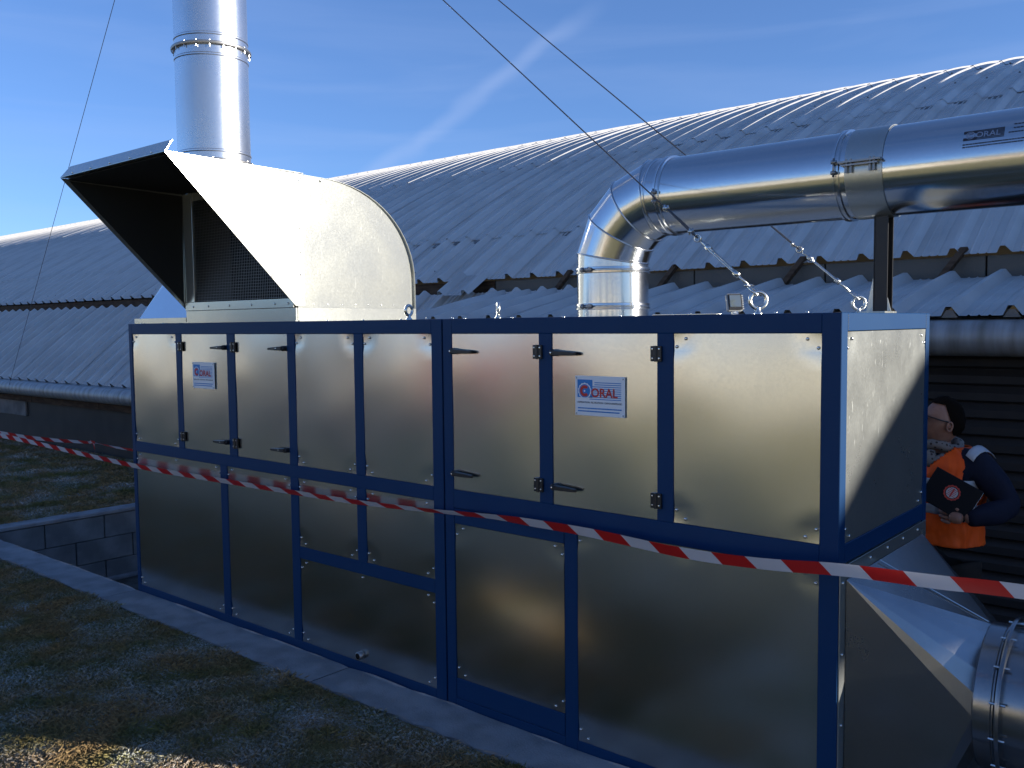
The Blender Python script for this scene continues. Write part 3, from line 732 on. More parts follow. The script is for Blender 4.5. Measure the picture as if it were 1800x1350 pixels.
# ================================================================== GUY WIRES
def ring_pts(c, n, R, seg=20):
    n = Vector(n).normalized(); a = Vector((0, 0, 1)) if abs(n.z) < .9 else Vector((1, 0, 0)); u = n.cross(a).normalized(); v = n.cross(u)
    return [Vector(c)+(u*math.cos(2*PI*k/seg)+v*math.sin(2*PI*k/seg))*R for k in range(seg)]
def guy(p0, p1, label, tb=True, r=.0026, sag=0.0):
    p0, p1 = Vector(p0), Vector(p1); d = (p1-p0).normalized(); Ln = (p1-p0).length
    g_ = empty('guy_wire', p0, label, 'guy wire', 'steel guy wires staying the flue')
    s = .47 if tb else .0
    b = B(); n = 24
    pts = [p0+d*(s+(Ln-s)*i/n)-Vector((0, 0, sag*4*(i/n)*(1-i/n))) for i in range(n+1)]
    tube(b, pts, r, 8); obj('cable', b, WIRE, g_, True)
    if tb:
        side = d.cross(Vector((0, 0, 1))).normalized()
        b = B(); tube(b, [p0+d*.30+side*.0, p0+d*.34+side*.008, p0+d*.40+side*.012, p0+d*.455+side*.006, p0+d*.49], .0028, 6)
        tube(b, [p0+d*.30, p0+d*.34-side*.006, p0+d*.41-side*.004, p0+d*.49], .0028, 6); obj('wire_loop', b, WIRE, g_, True)
        for q in (.335, .47):
            b = B(); c = p0+d*q; tube(b, [c-side*.014, c+side*.014], .0052, 8); tube(b, [c-side*.009+Vector((0, 0, -.012)), c-side*.009+Vector((0, 0, .012))], .0032, 6); tube(b, [c+side*.009+Vector((0, 0, -.012)), c+side*.009+Vector((0, 0, .012))], .0032, 6)
            obj('wire_clip', b, ZINC, g_, True)
        b = B(); upv = side.cross(d)
        for s_ in (-1, 1): tube(b, [p0+d*.10+side*.005*s_, p0+d*.115+side*.009*s_, p0+d*.235+side*.009*s_, p0+d*.25+side*.005*s_], .0034, 6)
        tube(b, [p0+d*.05, p0+d*.125], .0042, 8); tube(b, [p0+d*.225, p0+d*.29], .0042, 8); tube(b, [p0+d*.095, p0+d*.115], .010, 8); tube(b, [p0+d*.235, p0+d*.255], .010, 8)
        obj('turnbuckle', b, ZINC, g_, True)
        b = B(); tube(b, ring_pts(p0+d*.30, side, .012), .0035, 6, closed=True); obj('thimble', b, ZINC, g_, True)
        b = B(); tube(b, [p0-side*.012-d*.006, p0-side*.013+d*.02, p0-side*.008+d*.045, p0+side*.008+d*.045, p0+side*.013+d*.02, p0+side*.012-d*.006], .0045, 8)
        tube(b, [p0-side*.022+d*.045, p0+side*.022+d*.045], .0048, 8)
        obj('shackle', b, ZINC, g_, True)
    return g_
top1 = Vector((SX+.2, SY-.06, 4.70)); top2 = Vector((SX+.2, SY+.06, 4.79))
guy((3.985, .055, H+.062), top1, 'nearer steel guy wire running from the front right lifting eye up to the left')
guy((4.04, .80, H+.058), top2, 'farther steel guy wire passing behind the bent duct to the rear lifting eye')
guy((-8.1, 2.36, .79), (SX-.2, SY+.05, 5.25), 'lone guy wire slanting down at the far left to the shed gutter', tb=False)

# ================================================================== FLOODLIGHT
flt = empty('floodlight', (3.885, .1, H), 'small grey floodlight tilted back on the top edge of the right cabinet', 'floodlight')
Rm = Matrix.Rotation(math.radians(-16), 4, 'X'); Rz = Matrix.Rotation(math.radians(48), 4, 'Z')
def fbox(nm, x0, x1, y0, y1, z0, z1, m, bev=.002):
    b = B(); bx(b, x0, x1, y0, y1, z0, z1)
    for v in b.verts: v.co = (Matrix.Translation((3.885, .10, H+.012)) @ Rz @ Rm) @ v.co
    return obj(nm, b, m, flt, bevel=bev)
GREYP = mat('grey_plastic', (.30, .31, .31), .5)
fbox('housing', -.026, .026, 0, .018, 0, .060, GREYP, .004)
fbox('bezel', -.024, .024, -.004, -.0005, .003, .057, BLACK, .002)
fbox('glass', -.019, .019, -.006, -.0045, .012, .053, mat('lamp_glass', (.20, .24, .25), .08, .6), .001)
for k in range(7): fbox('fin', .0265, .031, .002, .018, .006+k*.0075, .010+k*.0075, GREYP, 0)
fbox('foot', -.01, .01, .004, .016, -.014, -.0005, ZINC, 0)

# ================================================================== BARRIER TAPE
def tape_mat():
    m = bpy.data.materials.new('barrier_tape'); m.use_nodes = True; n = m.node_tree.nodes; l = m.node_tree.links; b = n['Principled BSDF']
    uv = n.new('ShaderNodeUVMap'); uv.uv_map = 'UVMap'
    sp_ = n.new('ShaderNodeSeparateXYZ'); l.new(uv.outputs[0], sp_.inputs[0])
    ad = n.new('ShaderNodeMath'); ad.operation = 'MULTIPLY_ADD'; ad.inputs[1].default_value = .16; l.new(sp_.outputs['Y'], ad.inputs[0]); l.new(sp_.outputs['X'], ad.inputs[2])
    fr_ = n.new('ShaderNodeMath'); fr_.operation = 'FRACT'; l.new(ad.outputs[0], fr_.inputs[0])
    gt = n.new('ShaderNodeMath'); gt.operation = 'GREATER_THAN'; gt.inputs[1].default_value = .5; l.new(fr_.outputs[0], gt.inputs[0])
    mx = n.new('ShaderNodeMix'); mx.data_type = 'RGBA'; mx.inputs[6].default_value = (.72, .66, .64, 1); mx.inputs[7].default_value = (.62, .020, .018, 1)
    l.new(gt.outputs[0], mx.inputs['Factor']); l.new(mx.outputs[2], b.inputs['Base Color'])
    b.inputs['Roughness'].default_value = .32
    tr = n.new('ShaderNodeBsdfTranslucent'); l.new(mx.outputs[2], tr.inputs['Color'])
    ms = n.new('ShaderNodeMixShader'); ms.inputs[0].default_value = .4
    out = n['Material Output']; l.new(b.outputs[0], ms.inputs[1]); l.new(tr.outputs[0], ms.inputs[2]); l.new(ms.outputs[0], out.inputs['Surface'])
    return m
TAPE = tape_mat()
def ribbon(pts, w, tilts, period=.2, phase=0.0, nsub=6):
    """Catmull-Rom through pts; tilt = lean of the band out of the vertical"""
    P = [Vector(p) for p in pts]; out = []; n = len(P)
    for i in range(n-1):
        p0, p1, p2, p3 = P[max(i-1, 0)], P[i], P[i+1], P[min(i+2, n-1)]
        for k in range(nsub):
            t = k/nsub; q = .5*((2*p1)+(p2-p0)*t+(2*p0-5*p1+4*p2-p3)*t*t+(3*p1-p0-3*p2+p3)*t**3)
            out.append((q, tilts[i]+(tilts[i+1]-tilts[i])*t))
    out.append((P[-1], tilts[-1]))
    b = B(); uvl = b.loops.layers.uv.new('UVMap'); rows = []; s = phase; prev = None
    for q, tl in out:
        if prev is not None: s += (q-prev).length/period
        prev = q
        rows.append((s, [b.verts.new(q+(Vector((0, -math.sin(tl), math.cos(tl)))*v*w)+Vector((0, .0012*math.sin(s*4+v*3), .0))) for v in (-.5, -.17, .17, .5)]))
    for (sa, A), (sb, Bq) in zip(rows, rows[1:]):
        for k in range(3):
            f = b.faces.new((A[k], Bq[k], Bq[k+1], A[k+1]))
            for lp_, uv_ in zip(f.loops, ((sa, k/3), (sb, k/3), (sb, (k+1)/3), (sa, (k+1)/3))): lp_[uvl].uv = uv_
    return b
tp = [(-4.6, -.10, .853), (-2.30, -.07, .835), (-1.35, -.06, .822), (.10, -.055, .790), (1.09, -.05, .797), (1.70, -.045, .803), (2.15, -.045, .812), (2.61, -.045, .833),
      (2.93, -.05, .852), (3.14, -.06, .858), (3.42, -.075, .862), (3.80, -.10, .856), (4.08, -.11, .868), (4.33, -.12, .893), (4.58, -.12, .903), (4.81, -.12, .915), (5.6, -.2, .95), (7.0, -.2, 1.0)]
tl = [.3, .3, .4, .5, .6, .7, .75, .95, .8, .5, .35, .25, .2, .1, .0, -.1, 0, 0]
b = ribbon(tp, .038, tl, .235, .12)
tag(obj('barrier_tape', b, TAPE, None, True), 'red and white barrier tape stretched across the front of both cabinets', 'barrier tape')
t2 = empty('barrier_tape', (-4, 1.5, .45), 'second red and white barrier tape with a knot, behind the left end of the cabinets', 'barrier tape')
tp2 = [(-9.5, 1.5, .42), (-6.11, 1.5, .395), (-4.9, 1.5, .412), (-3.95, 1.5, .452), (-3.72, 1.5, .462), (-3.3, 1.5, .452), (-2.5, 1.5, .452), (-1.0, 1.4, .47)]
b = ribbon(tp2, .05, [.1, .2, .5, .8, 1.2, .9, .8, .8], .45, .3); obj('tape_band', b, TAPE, t2, True)
b = ribbon([(-3.80, 1.49, .475), (-3.70, 1.47, .462), (-3.64, 1.45, .42), (-3.60, 1.44, .385)], .03, [.3, .8, .2, .1], .3); obj('tape_knot_tail', b, TAPE, t2, True)
b = ribbon([(-3.84, 1.49, .452), (-3.72, 1.46, .478), (-3.62, 1.45, .482)], .028, [.9, .4, .3], .3); obj('tape_knot_tail', b, TAPE, t2, True)

# ================================================================== HANGAR
hang = empty('hangar', (-8, 8, 0), 'long barrel roofed shed of ribbed grey metal sheets behind the cabinets', 'industrial building')
CYv, CZv, RV = 14.42, -13.73, 19.0
def vault(phi, r=RV): return (CYv-r*math.sin(phi), CZv+r*math.cos(phi))
def phi_of(y): return math.asin((CYv-y)/RV)
PITCH_X = .296
def rib_profile():
    """(x offset, height) over one pitch: trapezoid rib and three small stiffeners"""
    p = [(0, 0), (.010, .001), (.034, .050), (.062, .050), (.098, .001)]
    for c in (.146, .196, .246): p += [(c-.009, 0), (c-.002, .006), (c+.002, .006), (c+.009, 0)]
    return p
def sheet_mesh(name, npitch, path, m, lift0=0, lift1=0):
    """path: list of ((y,z), (ny,nz)) along the slope"""
    prof = []
    for i in range(npitch):
        for (x, h) in rib_profile(): prof.append((x+i*PITCH_X, h))
    prof += [(npitch*PITCH_X, 0), (npitch*PITCH_X+.010, .002), (npitch*PITCH_X+.034, .0525), (npitch*PITCH_X+.062, .0525), (npitch*PITCH_X+.098, .003)]
    verts = []; faces = []; n = len(prof); K = len(path)
    for k, ((y, z), (ny, nz)) in enumerate(path):
        t = k/(K-1); lf = lift0+(lift1-lift0)*t
        for (x, h) in prof: verts.append((x, y+ny*(h+lf), z+nz*(h+lf)))
    for k in range(K-1):
        for i in range(n-1): faces.append((k*n+i, k*n+i+1, (k+1)*n+i+1, (k+1)*n+i))
    me = bpy.data.meshes.new(name); me.from_pydata(verts, [], faces); me.materials.append(m); me.update()
    bm = bmesh.new(); bm.from_mesh(me)
    for e in bm.edges:
        if len(e.link_faces) == 2:
            e.smooth = e.calc_face_angle(0) < .35
    for f in bm.faces: f.smooth = True
    bm.to_mesh(me); bm.free(); return me
def vpath(pa, pb, n): return [(vault(pa+(pb-pa)*k/n), (-math.sin(pa+(pb-pa)*k/n), math.cos(pa+(pb-pa)*k/n))) for k in range(n+1)]
rows_phi = [phi_of(3.80), phi_of(4.62), phi_of(6.85), phi_of(9.15), phi_of(11.5), phi_of(14.42)]
XV0, XV1 = -44.0, 7.9
OFFS = (2.1166-.045) % PITCH_X
NP = 3; SW = NP*PITCH_X
rs_ = random.Random(2)
for r_ in range(5):
    over = .10/RV
    me = sheet_mesh('roof_sheet', NP, vpath(rows_phi[r_]+(0 if r_ == 0 else over), rows_phi[r_+1], 3 if r_ == 0 else 7), ROOF, .006 if r_ else 0, 0)
    x = XV0+OFFS-((XV0) % PITCH_X)
    while x < XV1:
        o = bpy.data.objects.new('roof_sheet', me); link(o, hang); o.location = Vector((x, rs_.uniform(-.006, .006), rs_.uniform(-.0015, .0015)+.0006*(int(x/SW) % 2)))-wl(hang); x += SW
# far side of the vault (never seen, throws the shade)
b = B(); pr = [vault(-a*.1) for a in range(0, 8)]
for a, c in zip(pr, pr[1:]): b.faces.new([b.verts.new(p) for p in ((XV0, a[0], a[1]-.02), (XV1+.6, a[0], a[1]-.02), (XV1+.6, c[0], c[1]-.02), (XV0, c[0], c[1]-.02))])
obj('far_roof', b, ROOF, hang)
b = B(); extr(b, [(3.82, -.1)]+[(vault(rows_phi[0]*(1-k/8))[0], vault(rows_phi[0]*(1-k/8))[1]-.02) for k in range(9)]+[(vault(-a*.07)[0], vault(-a*.07)[1]-.04) for a in range(1, 11)]+[(26.0, -.1)], 'X', XV0, XV0+.1)
obj('gable_wall', b, DARK, hang)
# dirty lap joints: stains under each overlap, one mesh per row
for r_, ph in enumerate(rows_phi[1:4]):
    verts = []; faces = []; x = -34.0
    while x < 7.5:
        if rs_.random() < (.86 if r_ < 2 else .5):
            w = .17; ln = rs_.uniform(.08, .17); x0 = x+.10+OFFS % PITCH_X
            for k in range(8):
                t0, t1 = k/8, (k+1)/8; l0 = ln*math.sin(PI*max(t0, .02))**.5*rs_.uniform(.7, 1); i0 = len(verts)
                for (tx, dp_) in ((t0, .004), (t1, .004), (t1, -l0), (t0, -l0)):
                    ph_ = ph+(.104-dp_)/RV
                    yy, zz = vault(ph_, RV+.0025); verts.append((x0+tx*w, yy, zz))
                faces.append((i0, i0+1, i0+2, i0+3))
        x += PITCH_X
    me = bpy.data.meshes.new('lap_stain'); me.from_pydata(verts, [], faces); me.materials.append(STAIN)
    o = bpy.data.objects.new('lap_stain', me); link(o, hang); o.location = -wl(hang); o['kind'] = 'stuff'
# roofing fixings along the eave row and mid rows
verts = []; faces = []
def stud(x, y, z, r=.012, h=.012):
    i0 = len(verts)
    for k in range(6): verts.append((x+r*math.cos(k*PI/3), y+r*math.sin(k*PI/3), z))
    for k in range(6): verts.append((x+r*.5*math.cos(k*PI/3), y+r*.5*math.sin(k*PI/3), z+h))
    for k in range(6): faces.append((i0+k, i0+(k+1) % 6, i0+6+(k+1) % 6, i0+6+k))
    faces.append(tuple(i0+6+k for k in range(6)))
for yy in (3.98, 5.6, 7.6, 8.6):
    x = -30+OFFS
    while x < 7.5:
        if rs_.random() < .75:
            ph = phi_of(yy); y_, z_ = vault(ph, RV+(.0355 if yy > 7 else .002)); stud(x+(.05 if yy > 7 else .19), y_, z_)
        x += PITCH_X
me = bpy.data.meshes.new('roof_fixing'); me.from_pydata(verts, [], faces); me.materials.append(STAIN)
o = bpy.data.objects.new('roof_fixing', me); link(o, hang); o.location = -wl(hang); o['kind'] = 'stuff'
# low roof, left: steep
def straight(a, c, n, bulge=0):
    d = Vector((c[0]-a[0], c[1]-a[1])); nn = Vector((-d.y, d.x)).normalized()
    return [((a[0]+d.x*k/n+nn.x*bulge*math.sin(PI*k/n), a[1]+d.y*k/n+nn.y*bulge*math.sin(PI*k/n)), (nn.x, nn.y)) for k in range(n+1)]
lean = sheet_mesh('lean_to_sheet', NP, straight((2.5, .905), (3.72, 1.90), 4, .02), ROOF_LOW)
x = -32.0*PITCH_X*3.1; x = -30+OFFS
while x < -.25:
    o = bpy.data.objects.new('lean_to_sheet', lean); link(o, hang); o.location = Vector((x, rs_.uniform(-.01, .01), rs_.uniform(-.002, .002)))-wl(hang); x += SW
can = sheet_mesh('canopy_sheet', NP, straight((2.5, 1.62), (3.72, 1.868), 5, .012), ROOF_LOW)
x = -.276
canopy_x = []
while x < 8.2:
    o = bpy.data.objects.new('canopy_sheet', can); link(o, hang); o.location = Vector((x, rs_.uniform(-.006, .006), rs_.uniform(-.001, .001)))-wl(hang); canopy_x.append(x); x += SW
# foam closures under rib ends of the canopy
x = -.276
while x < 9:
    b = B(); extr(b, [(x+.010, 1.612), (x+.090, 1.612), (x+.066, 1.652), (x+.034, 1.652)], 'Y', 2.503, 2.52); obj('rib_closure', b, CONC, hang); x += PITCH_X
# side of the raised canopy and the loose sheet
b = B(); b.faces.new([b.verts.new(p) for p in ((-.27, 2.5, 1.615), (-.27, 2.5, .92), (-.27, 3.72, 1.86))]); obj('canopy_cheek', b, ROOF_LOW, hang)
loose = sheet_mesh('loose_sheet', 1, straight((3.50, 1.875), (3.84, 2.075), 2), ROOF_LOW)
o = bpy.data.objects.new('loose_sheet', loose); link(o, hang); o.location = Vector((-.66, -.02, 0))-wl(hang); o.rotation_euler = (0, 0, .06)
# band of blocks under the eave, and raking brackets
x = -.45; k = 0
BAND = mat('band_block', (.13, .125, .115), .9, 0, .2, col2=(.14, .135, .12), vscale=2.5, lo=.35, hi=.7, bump=.004, bscale=60)
while x < 7.0: box('band_block', x+.004, x+1.052, 3.84, 3.95, 1.70, 2.015, BAND, hang, .004); x += 1.06
x = -31.0
while x < -.5: box('band_board', x+.003, min(x+1.997, -.455), 3.84, 3.95, 1.70, 2.015, WOOD, hang, .004); x += 2.0
for x in [-.62, .42, 1.48, 2.54, 3.62, 4.70, 5.8, 6.9, 8.0]:
    b = B(); pts = [(x+.02, 3.832, 2.06), (x-.10, 3.74, 1.86)]
    q0, q1 = Vector(pts[0]), Vector(pts[1]); dx = Vector((.045, 0, 0)); dy = Vector((0, -.035, .015))
    vv = [b.verts.new(q+a+c) for q in (q0, q1) for a in (Vector(), dx) for c in (Vector(), dy)]
    for f in ((0, 1, 3, 2), (4, 6, 7, 5), (0, 4, 5, 1), (2, 3, 7, 6), (0, 2, 6, 4), (1, 5, 7, 3)): b.faces.new([vv[i] for i in f])
    bmesh.ops.recalc_face_normals(b, faces=b.faces); obj('eave_bracket', b, WOOD, hang)
# rounded gutters
def gutter(x0, x1, yc, zc, r, L_=2.0):
    x = x0
    while x < x1:
        xb = min(x+L_, x1); b = B(); prof = []
        for k in range(13):
            a = math.radians(75)+math.radians(190)*k/12; prof.append((yc+r*math.cos(a), zc+r*math.sin(a)))
        prof = [(prof[0][0]+.10, prof[0][1]+.02)]+prof
        A = [b.verts.new((x+.002, p[0], p[1])) for p in prof]; Bv = [b.verts.new((xb-.002, p[0], p[1])) for p in prof]
        for i in range(len(prof)-1): b.faces.new((A[i], A[i+1], Bv[i+1], Bv[i]))
        autosmooth(obj('gutter', b, GUT, hang), 50); x = xb
gutter(-30, -.28, 2.42, .80, .095); gutter(-.27, 8.9, 2.50, 1.505, .095)
# walls: horizontal ribbed dark cladding on the right, dark boards on the left
def clad(x0, x1, y, z0, z1, pitch, m, dep=.03):
    z = z0
    while z < z1:
        b = B(); h = pitch; extr(b, [(y, z+.002), (y, z+h-.002), (y-dep, z+h*.62), (y-dep, z+h*.18)], 'X', x0, x1); obj('cladding_board', b, m, hang); z += pitch
clad(-.27, 8.9, 2.72, -.6, 1.5, .092, CLAD)
box('wall_core', -.27, 8.9, 2.721, 2.76, -.62, 1.6, CLAD, hang)
box('wall_board', -30, -.275, 2.72, 2.78, .0, .80, CLAD, hang)
x = -30
while x < -.4: box('eave_board', x, min(x+1.99, -.28), 2.62, 2.70, .585, .665, WOOD, hang, .003); x += 2.0
box('wall_patch', -9.6, -8.4, 2.69, 2.719, .36, .575, CONC, hang, .003)
box('inner_deck', XV0, 9.0, 3.96, 14, 1.6, 1.65, DARK, hang)
# taller hall at the right end of the shed, unseen, added and shaped so its gable throws the shade
hall = empty('shade_hall', (11, 10, 0), 'unseen taller barrel roofed hall added at the right end of the long shed to throw shade', 'industrial building')
HX0, HX1, HZ = 8.0, 4.27+5.06/math.tan(SUN_AZ), .45
prv = [(y, vault(phi_of(y))[1]+HZ) for y in (3.8, 4.6, 5.4, 6.2, 7.2, 8.4, 9.8, 11.4, 14.42)]; prv += [(2*CYv-y, z) for (y, z) in prv[-2::-1]]
b = B()
for a, c in zip(prv, prv[1:]): b.faces.new([b.verts.new(p) for p in ((HX0, a[0], a[1]), (HX1, a[0], a[1]), (HX1, c[0], c[1]), (HX0, c[0], c[1]))])
bmesh.ops.remove_doubles(b, verts=b.verts, dist=.001); autosmooth(obj('hall_roof', b, ROOF, hall), 30)
def gable(x, ya, yb, z0, top=None):
    b = B(); ar = lambda y: vault(phi_of(y if y <= CYv else 2*CYv-y))[1]+HZ-.02
    pl_ = [(ya, z0), (yb, z0)]+[(yb-(yb-ya)*k/6, (top if top else ar(yb-(yb-ya)*k/6))) for k in range(7)]
    extr(b, pl_, 'X', x, x+.1); obj('gable_wall', b, CONC, hall)
gable(HX0+.02, 3.82, 24.9, -.1)
gable(HX1-.12, 3.82, 4.62, -.1); gable(HX1-.12, 5.22, 24.9, -.1)          # opening added between so sun reaches the grass
gable(HX1-.12, 4.62, 5.22, -.1, 2.56); gable(HX1-.12, 4.62, 5.22, 2.75)
box('front_wall', HX0+.12, 11.9, 3.82, 3.92, -.1, 2.45, CONC, hall); box('front_wall', 11.9, 13.8, 3.82, 3.92, -.1, 1.85, CONC, hall); box('front_wall', 13.8, HX1-.12, 3.82, 3.92, -.1, 2.45, CONC, hall)  # middle length kept low to let the sun through to the grass

bh = empty('shade_block', (21.5, 6, 0), 'plain tall block added out of view beyond the end hall to shade the ground', 'building')  # unseen block added to keep sun off the ground mirrored in the panels
box('wall', 20, 23, 4.9, 7.08, 0, 5.6, CONC, bh, .02); box('roof', 19.9, 23.1, 4.8, 7.12, 5.605, 5.75, ROOF, bh, .01)

# ================================================================== GRASS (near field blades)
def blades(name, x0, x1, y0, y1, dens, h0, h1, w, seed):
    rng = np.random.default_rng(seed); n = int((x1-x0)*(y1-y0)*dens)
    x = rng.uniform(x0, x1, n); y = rng.uniform(y0, y1, n)
    clump = np.array([mnoise.noise(Vector((a*6, c*6, 0))) for a, c in zip(x, y)])
    h = (h0+(h1-h0)*rng.random(n))*(1+.9*clump); a = rng.uniform(0, 2*np.pi, n); ln = rng.normal(0, 1, (n, 2))*h[:, None]*.9
    dx, dy = np.cos(a)*w*.5, np.sin(a)*w*.5
    v = np.empty((n, 4, 3)); v[:, 0] = np.stack([x-dx, y-dy, np.zeros(n)-.003], 1); v[:, 1] = np.stack([x+dx, y+dy, np.zeros(n)-.003], 1)
    v[:, 2] = np.stack([x+dx*.8+ln[:, 0]*.4, y+dy*.8+ln[:, 1]*.4, h*.7], 1); v[:, 3] = np.stack([x+ln[:, 0], y+ln[:, 1], h], 1)
    me = bpy.data.meshes.new(name); me.vertices.add(n*4); me.vertices.foreach_set('co', v.ravel())
    idx = np.arange(n)[:, None]*4+np.array([[0, 1, 2, 0, 2, 3]]); me.loops.add(n*6); me.loops.foreach_set('vertex_index', idx.ravel().astype(np.int32))
    me.polygons.add(n*2); me.polygons.foreach_set('loop_start', np.arange(n*2, dtype=np.int32)*3); me.polygons.foreach_set('loop_total', np.full(n*2, 3, np.int32))
    me.materials.append(BLADE); me.update(calc_edges=True); me.validate()
    o = bpy.data.objects.new(name, me); link(o); return tag(o, 'short frosted winter grass of the lawn', 'grass', kind='stuff')
blades('grass', -3.0, 3.3, -1.75, -.235, 27000, .005, .020, .0017, 1)
blades('grass', -3.4, -2.66, -.6, 2.6, 9000, .008, .03, .003, 4)
blades('grass', -9, -2.9, .1, 2.6, 3500, .01, .035, .005, 2)
blades('grass', -7, -2.5, -1.6, -.235, 4000, .008, .028, .004, 3)

# ================================================================== PERSON
def person():
    root = empty('person', (4.2, 1.62, -.6), 'man in orange reflective vest, glasses and spotted scarf holding a black notebook behind the cabinets', 'person')
    S_ = Vector((4.135, 1.60, 0)); f = Vector((-.36, -.93, 0)).normalized(); l_ = Vector((-f.y, f.x, 0))
    def W(a, c, z): return S_+f*a+l_*c+Vector((0, 0, z))      # forward, left, up
    SKIN = mat('skin', (.33, .17, .115), .5, 0, .4, col2=(.28, .135, .09), vscale=25); NAVY = mat('navy_jacket', (.010, .012, .026), .8, 0, .2, bump=.003, bscale=30)
    TROU = mat('brown_trousers', (.028, .022, .018), .85, 0, .2); HAIR = mat('dark_hair', (.010, .007, .005), .95, 0, .05, bump=.004, bscale=220)
    ORANGE = mat('orange_vest', (.95, .115, .008), .6, 0, .3, bump=.004, bscale=14, col2=(.85, .085, .006), vscale=6); REFL = mat('reflective_tape', (.42, .43, .45), .5, .1)
    SCARF = mat('spotted_scarf', (.20, .175, .16), .9, 0, .1)
    n = SCARF.node_tree.nodes; l = SCARF.node_tree.links; vo = n.new('ShaderNodeTexVoronoi'); vo.inputs['Scale'].default_value = 55
    t = n.new('ShaderNodeTexCoord'); l.new(t.outputs['Object'], vo.inputs['Vector']); mr = n.new('ShaderNodeMapRange'); mr.inputs['From Min'].default_value = .25; mr.inputs['From Max'].default_value = .35
    l.new(vo.outputs['Distance'], mr.inputs['Value']); mx = n.new('ShaderNodeMix'); mx.data_type = 'RGBA'; mx.inputs[6].default_value = (.04, .035, .035, 1); mx.inputs[7].default_value = (.20, .18, .165, 1)
    l.new(mr.outputs[0], mx.inputs['Factor']); l.new(mx.outputs[2], n['Principled BSDF'].inputs['Base Color'])
    def skin_obj(name, verts, edges, radii, rootv, m, sub=2, parent=root):
        me = bpy.data.meshes.new(name); me.from_pydata([tuple(v) for v in verts], edges, [])
        o = bpy.data.objects.new(name, me); C.objects.link(o)
        o.modifiers.new('skin', 'SKIN')
        sv = me.skin_vertices[0].data
        for i, r in enumerate(radii):
            r = r if isinstance(r, tuple) else (r, r); sv[i].radius = r; sv[i].use_root = (i == rootv)
        ss = o.modifiers.new('sub', 'SUBSURF'); ss.levels = sub; ss.render_levels = sub
        bpy.context.view_layer.update(); dg = bpy.context.evaluated_depsgraph_get()
        m2 = bpy.data.meshes.new_from_object(o.evaluated_get(dg)); bpy.data.objects.remove(o)
        return m2
    def to_obj(name, me, m, parent):
        b = B(); b.from_mesh(me); return obj(name, b, m, parent, True)
    # ---- clothed body in one surface: trousers part
    zf = -.58
    v = [W(0, 0, .62), W(0, .10, .50), W(.02, .115, .02), W(-.02, .12, zf+.09), W(.12, .13, zf+.03), W(0, -.10, .50), W(.02, -.115, .02), W(-.02, -.12, zf+.09), W(.12, -.13, zf+.03)]
    e = [(0, 1), (1, 2), (2, 3), (3, 4), (0, 5), (5, 6), (6, 7), (7, 8)]
    tr_me = skin_obj('t', v, e, [.13, .092, .062, .048, .04, .092, .062, .048, .04], 0, TROU)
    # body: continuous skin figure (neck, head core, torso, hands at the end of arms)
    sh = 1.000
    elbL = W(-.05, .285, .815); wrL = W(.150, .215, .772); hL = W(.155, .10, .795)
    v = [W(0, 0, .62), W(0, 0, .80), W(0, 0, .95), W(.01, 0, 1.03), W(.03, 0, 1.09), W(0, .155, .985), elbL, wrL, W(0, -.155, .985), W(-.03, -.23, .76), W(.12, -.16, .70)]
    e = [(0, 1), (1, 2), (2, 3), (3, 4), (2, 5), (5, 6), (6, 7), (2, 8), (8, 9), (9, 10)]
    body = skin_obj('b', v, e, [.11, .115, .105, .055, .05, .06, .038, .026, .06, .045, .028], 0, SKIN)
    # head as shaped grid
    hb = B(); nu, nv = 36, 28
    HC = Vector(W(.03, .015, 1.150)); f2 = Vector((-.80, -.60, 0)).normalized(); hf = (f2*math.cos(.20)+Vector((0, 0, math.sin(.20)))).normalized(); hl = Vector((-f2.y, f2.x, 0)); hu = hf.cross(hl)
    hu = hl.cross(hf) if hl.cross(hf).z > 0 else -hl.cross(hf)
    def hp(th, ph):
        # th azimuth (0 = front), ph polar from top
        x = math.sin(ph)*math.cos(th); y = math.sin(ph)*math.sin(th); z = math.cos(ph)
        X = x*.087; Y = y*.069; Z = z*.106
        if x > 0: X *= .93
        if z < 0:
            Y *= 1+.28*z; X *= 1+(.12*z if x > 0 else .35*z)
        fr_ = max(0, x)
        X += .022*math.exp(-((y/.16)**2+((z+.12)/.16)**2))*fr_     # nose
        X += .006*math.exp(-((y/.5)**2+((z-.22)/.10)**2))*fr_      # brow
        X -= .007*math.exp(-(((abs(y)-.32)/.16)**2+((z-.05)/.10)**2))*fr_   # sockets
        X += .006*math.exp(-((y/.25)**2+((z+.47)/.07)**2))*fr_     # lips
        X -= .004*math.exp(-((y/.25)**2+((z+.60)/.05)**2))*fr_
        X += .010*math.exp(-((y/.3)**2+((z+.82)/.14)**2))*fr_      # chin
        return HC+hf*X+hl*Y+hu*Z
    gr = [[hb.verts.new(hp(2*PI*i/nu, PI*(j+.5)/nv)) for i in range(nu)] for j in range(nv)]
    for j in range(nv-1):
        for i in range(nu): hb.faces.new((gr[j][i], gr[j+1][i], gr[j+1][(i+1) % nu], gr[j][(i+1) % nu]))
    hb.faces.new(gr[0]); hb.faces.new(gr[-1][::-1])
    # ears
    for s in (1, -1):
        c = HC+hl*s*.073-hf*.004-hu*.008
        pts = [c+hf*.011*math.cos(a)*1.0+hu*.020*math.sin(a)+hl*s*.006 for a in [2*PI*k/14 for k in range(14)]]
        tube(hb, pts, .0045, 6, closed=True); tube(hb, [c-hl*s*.004, c+hl*s*.006], .012, 8)
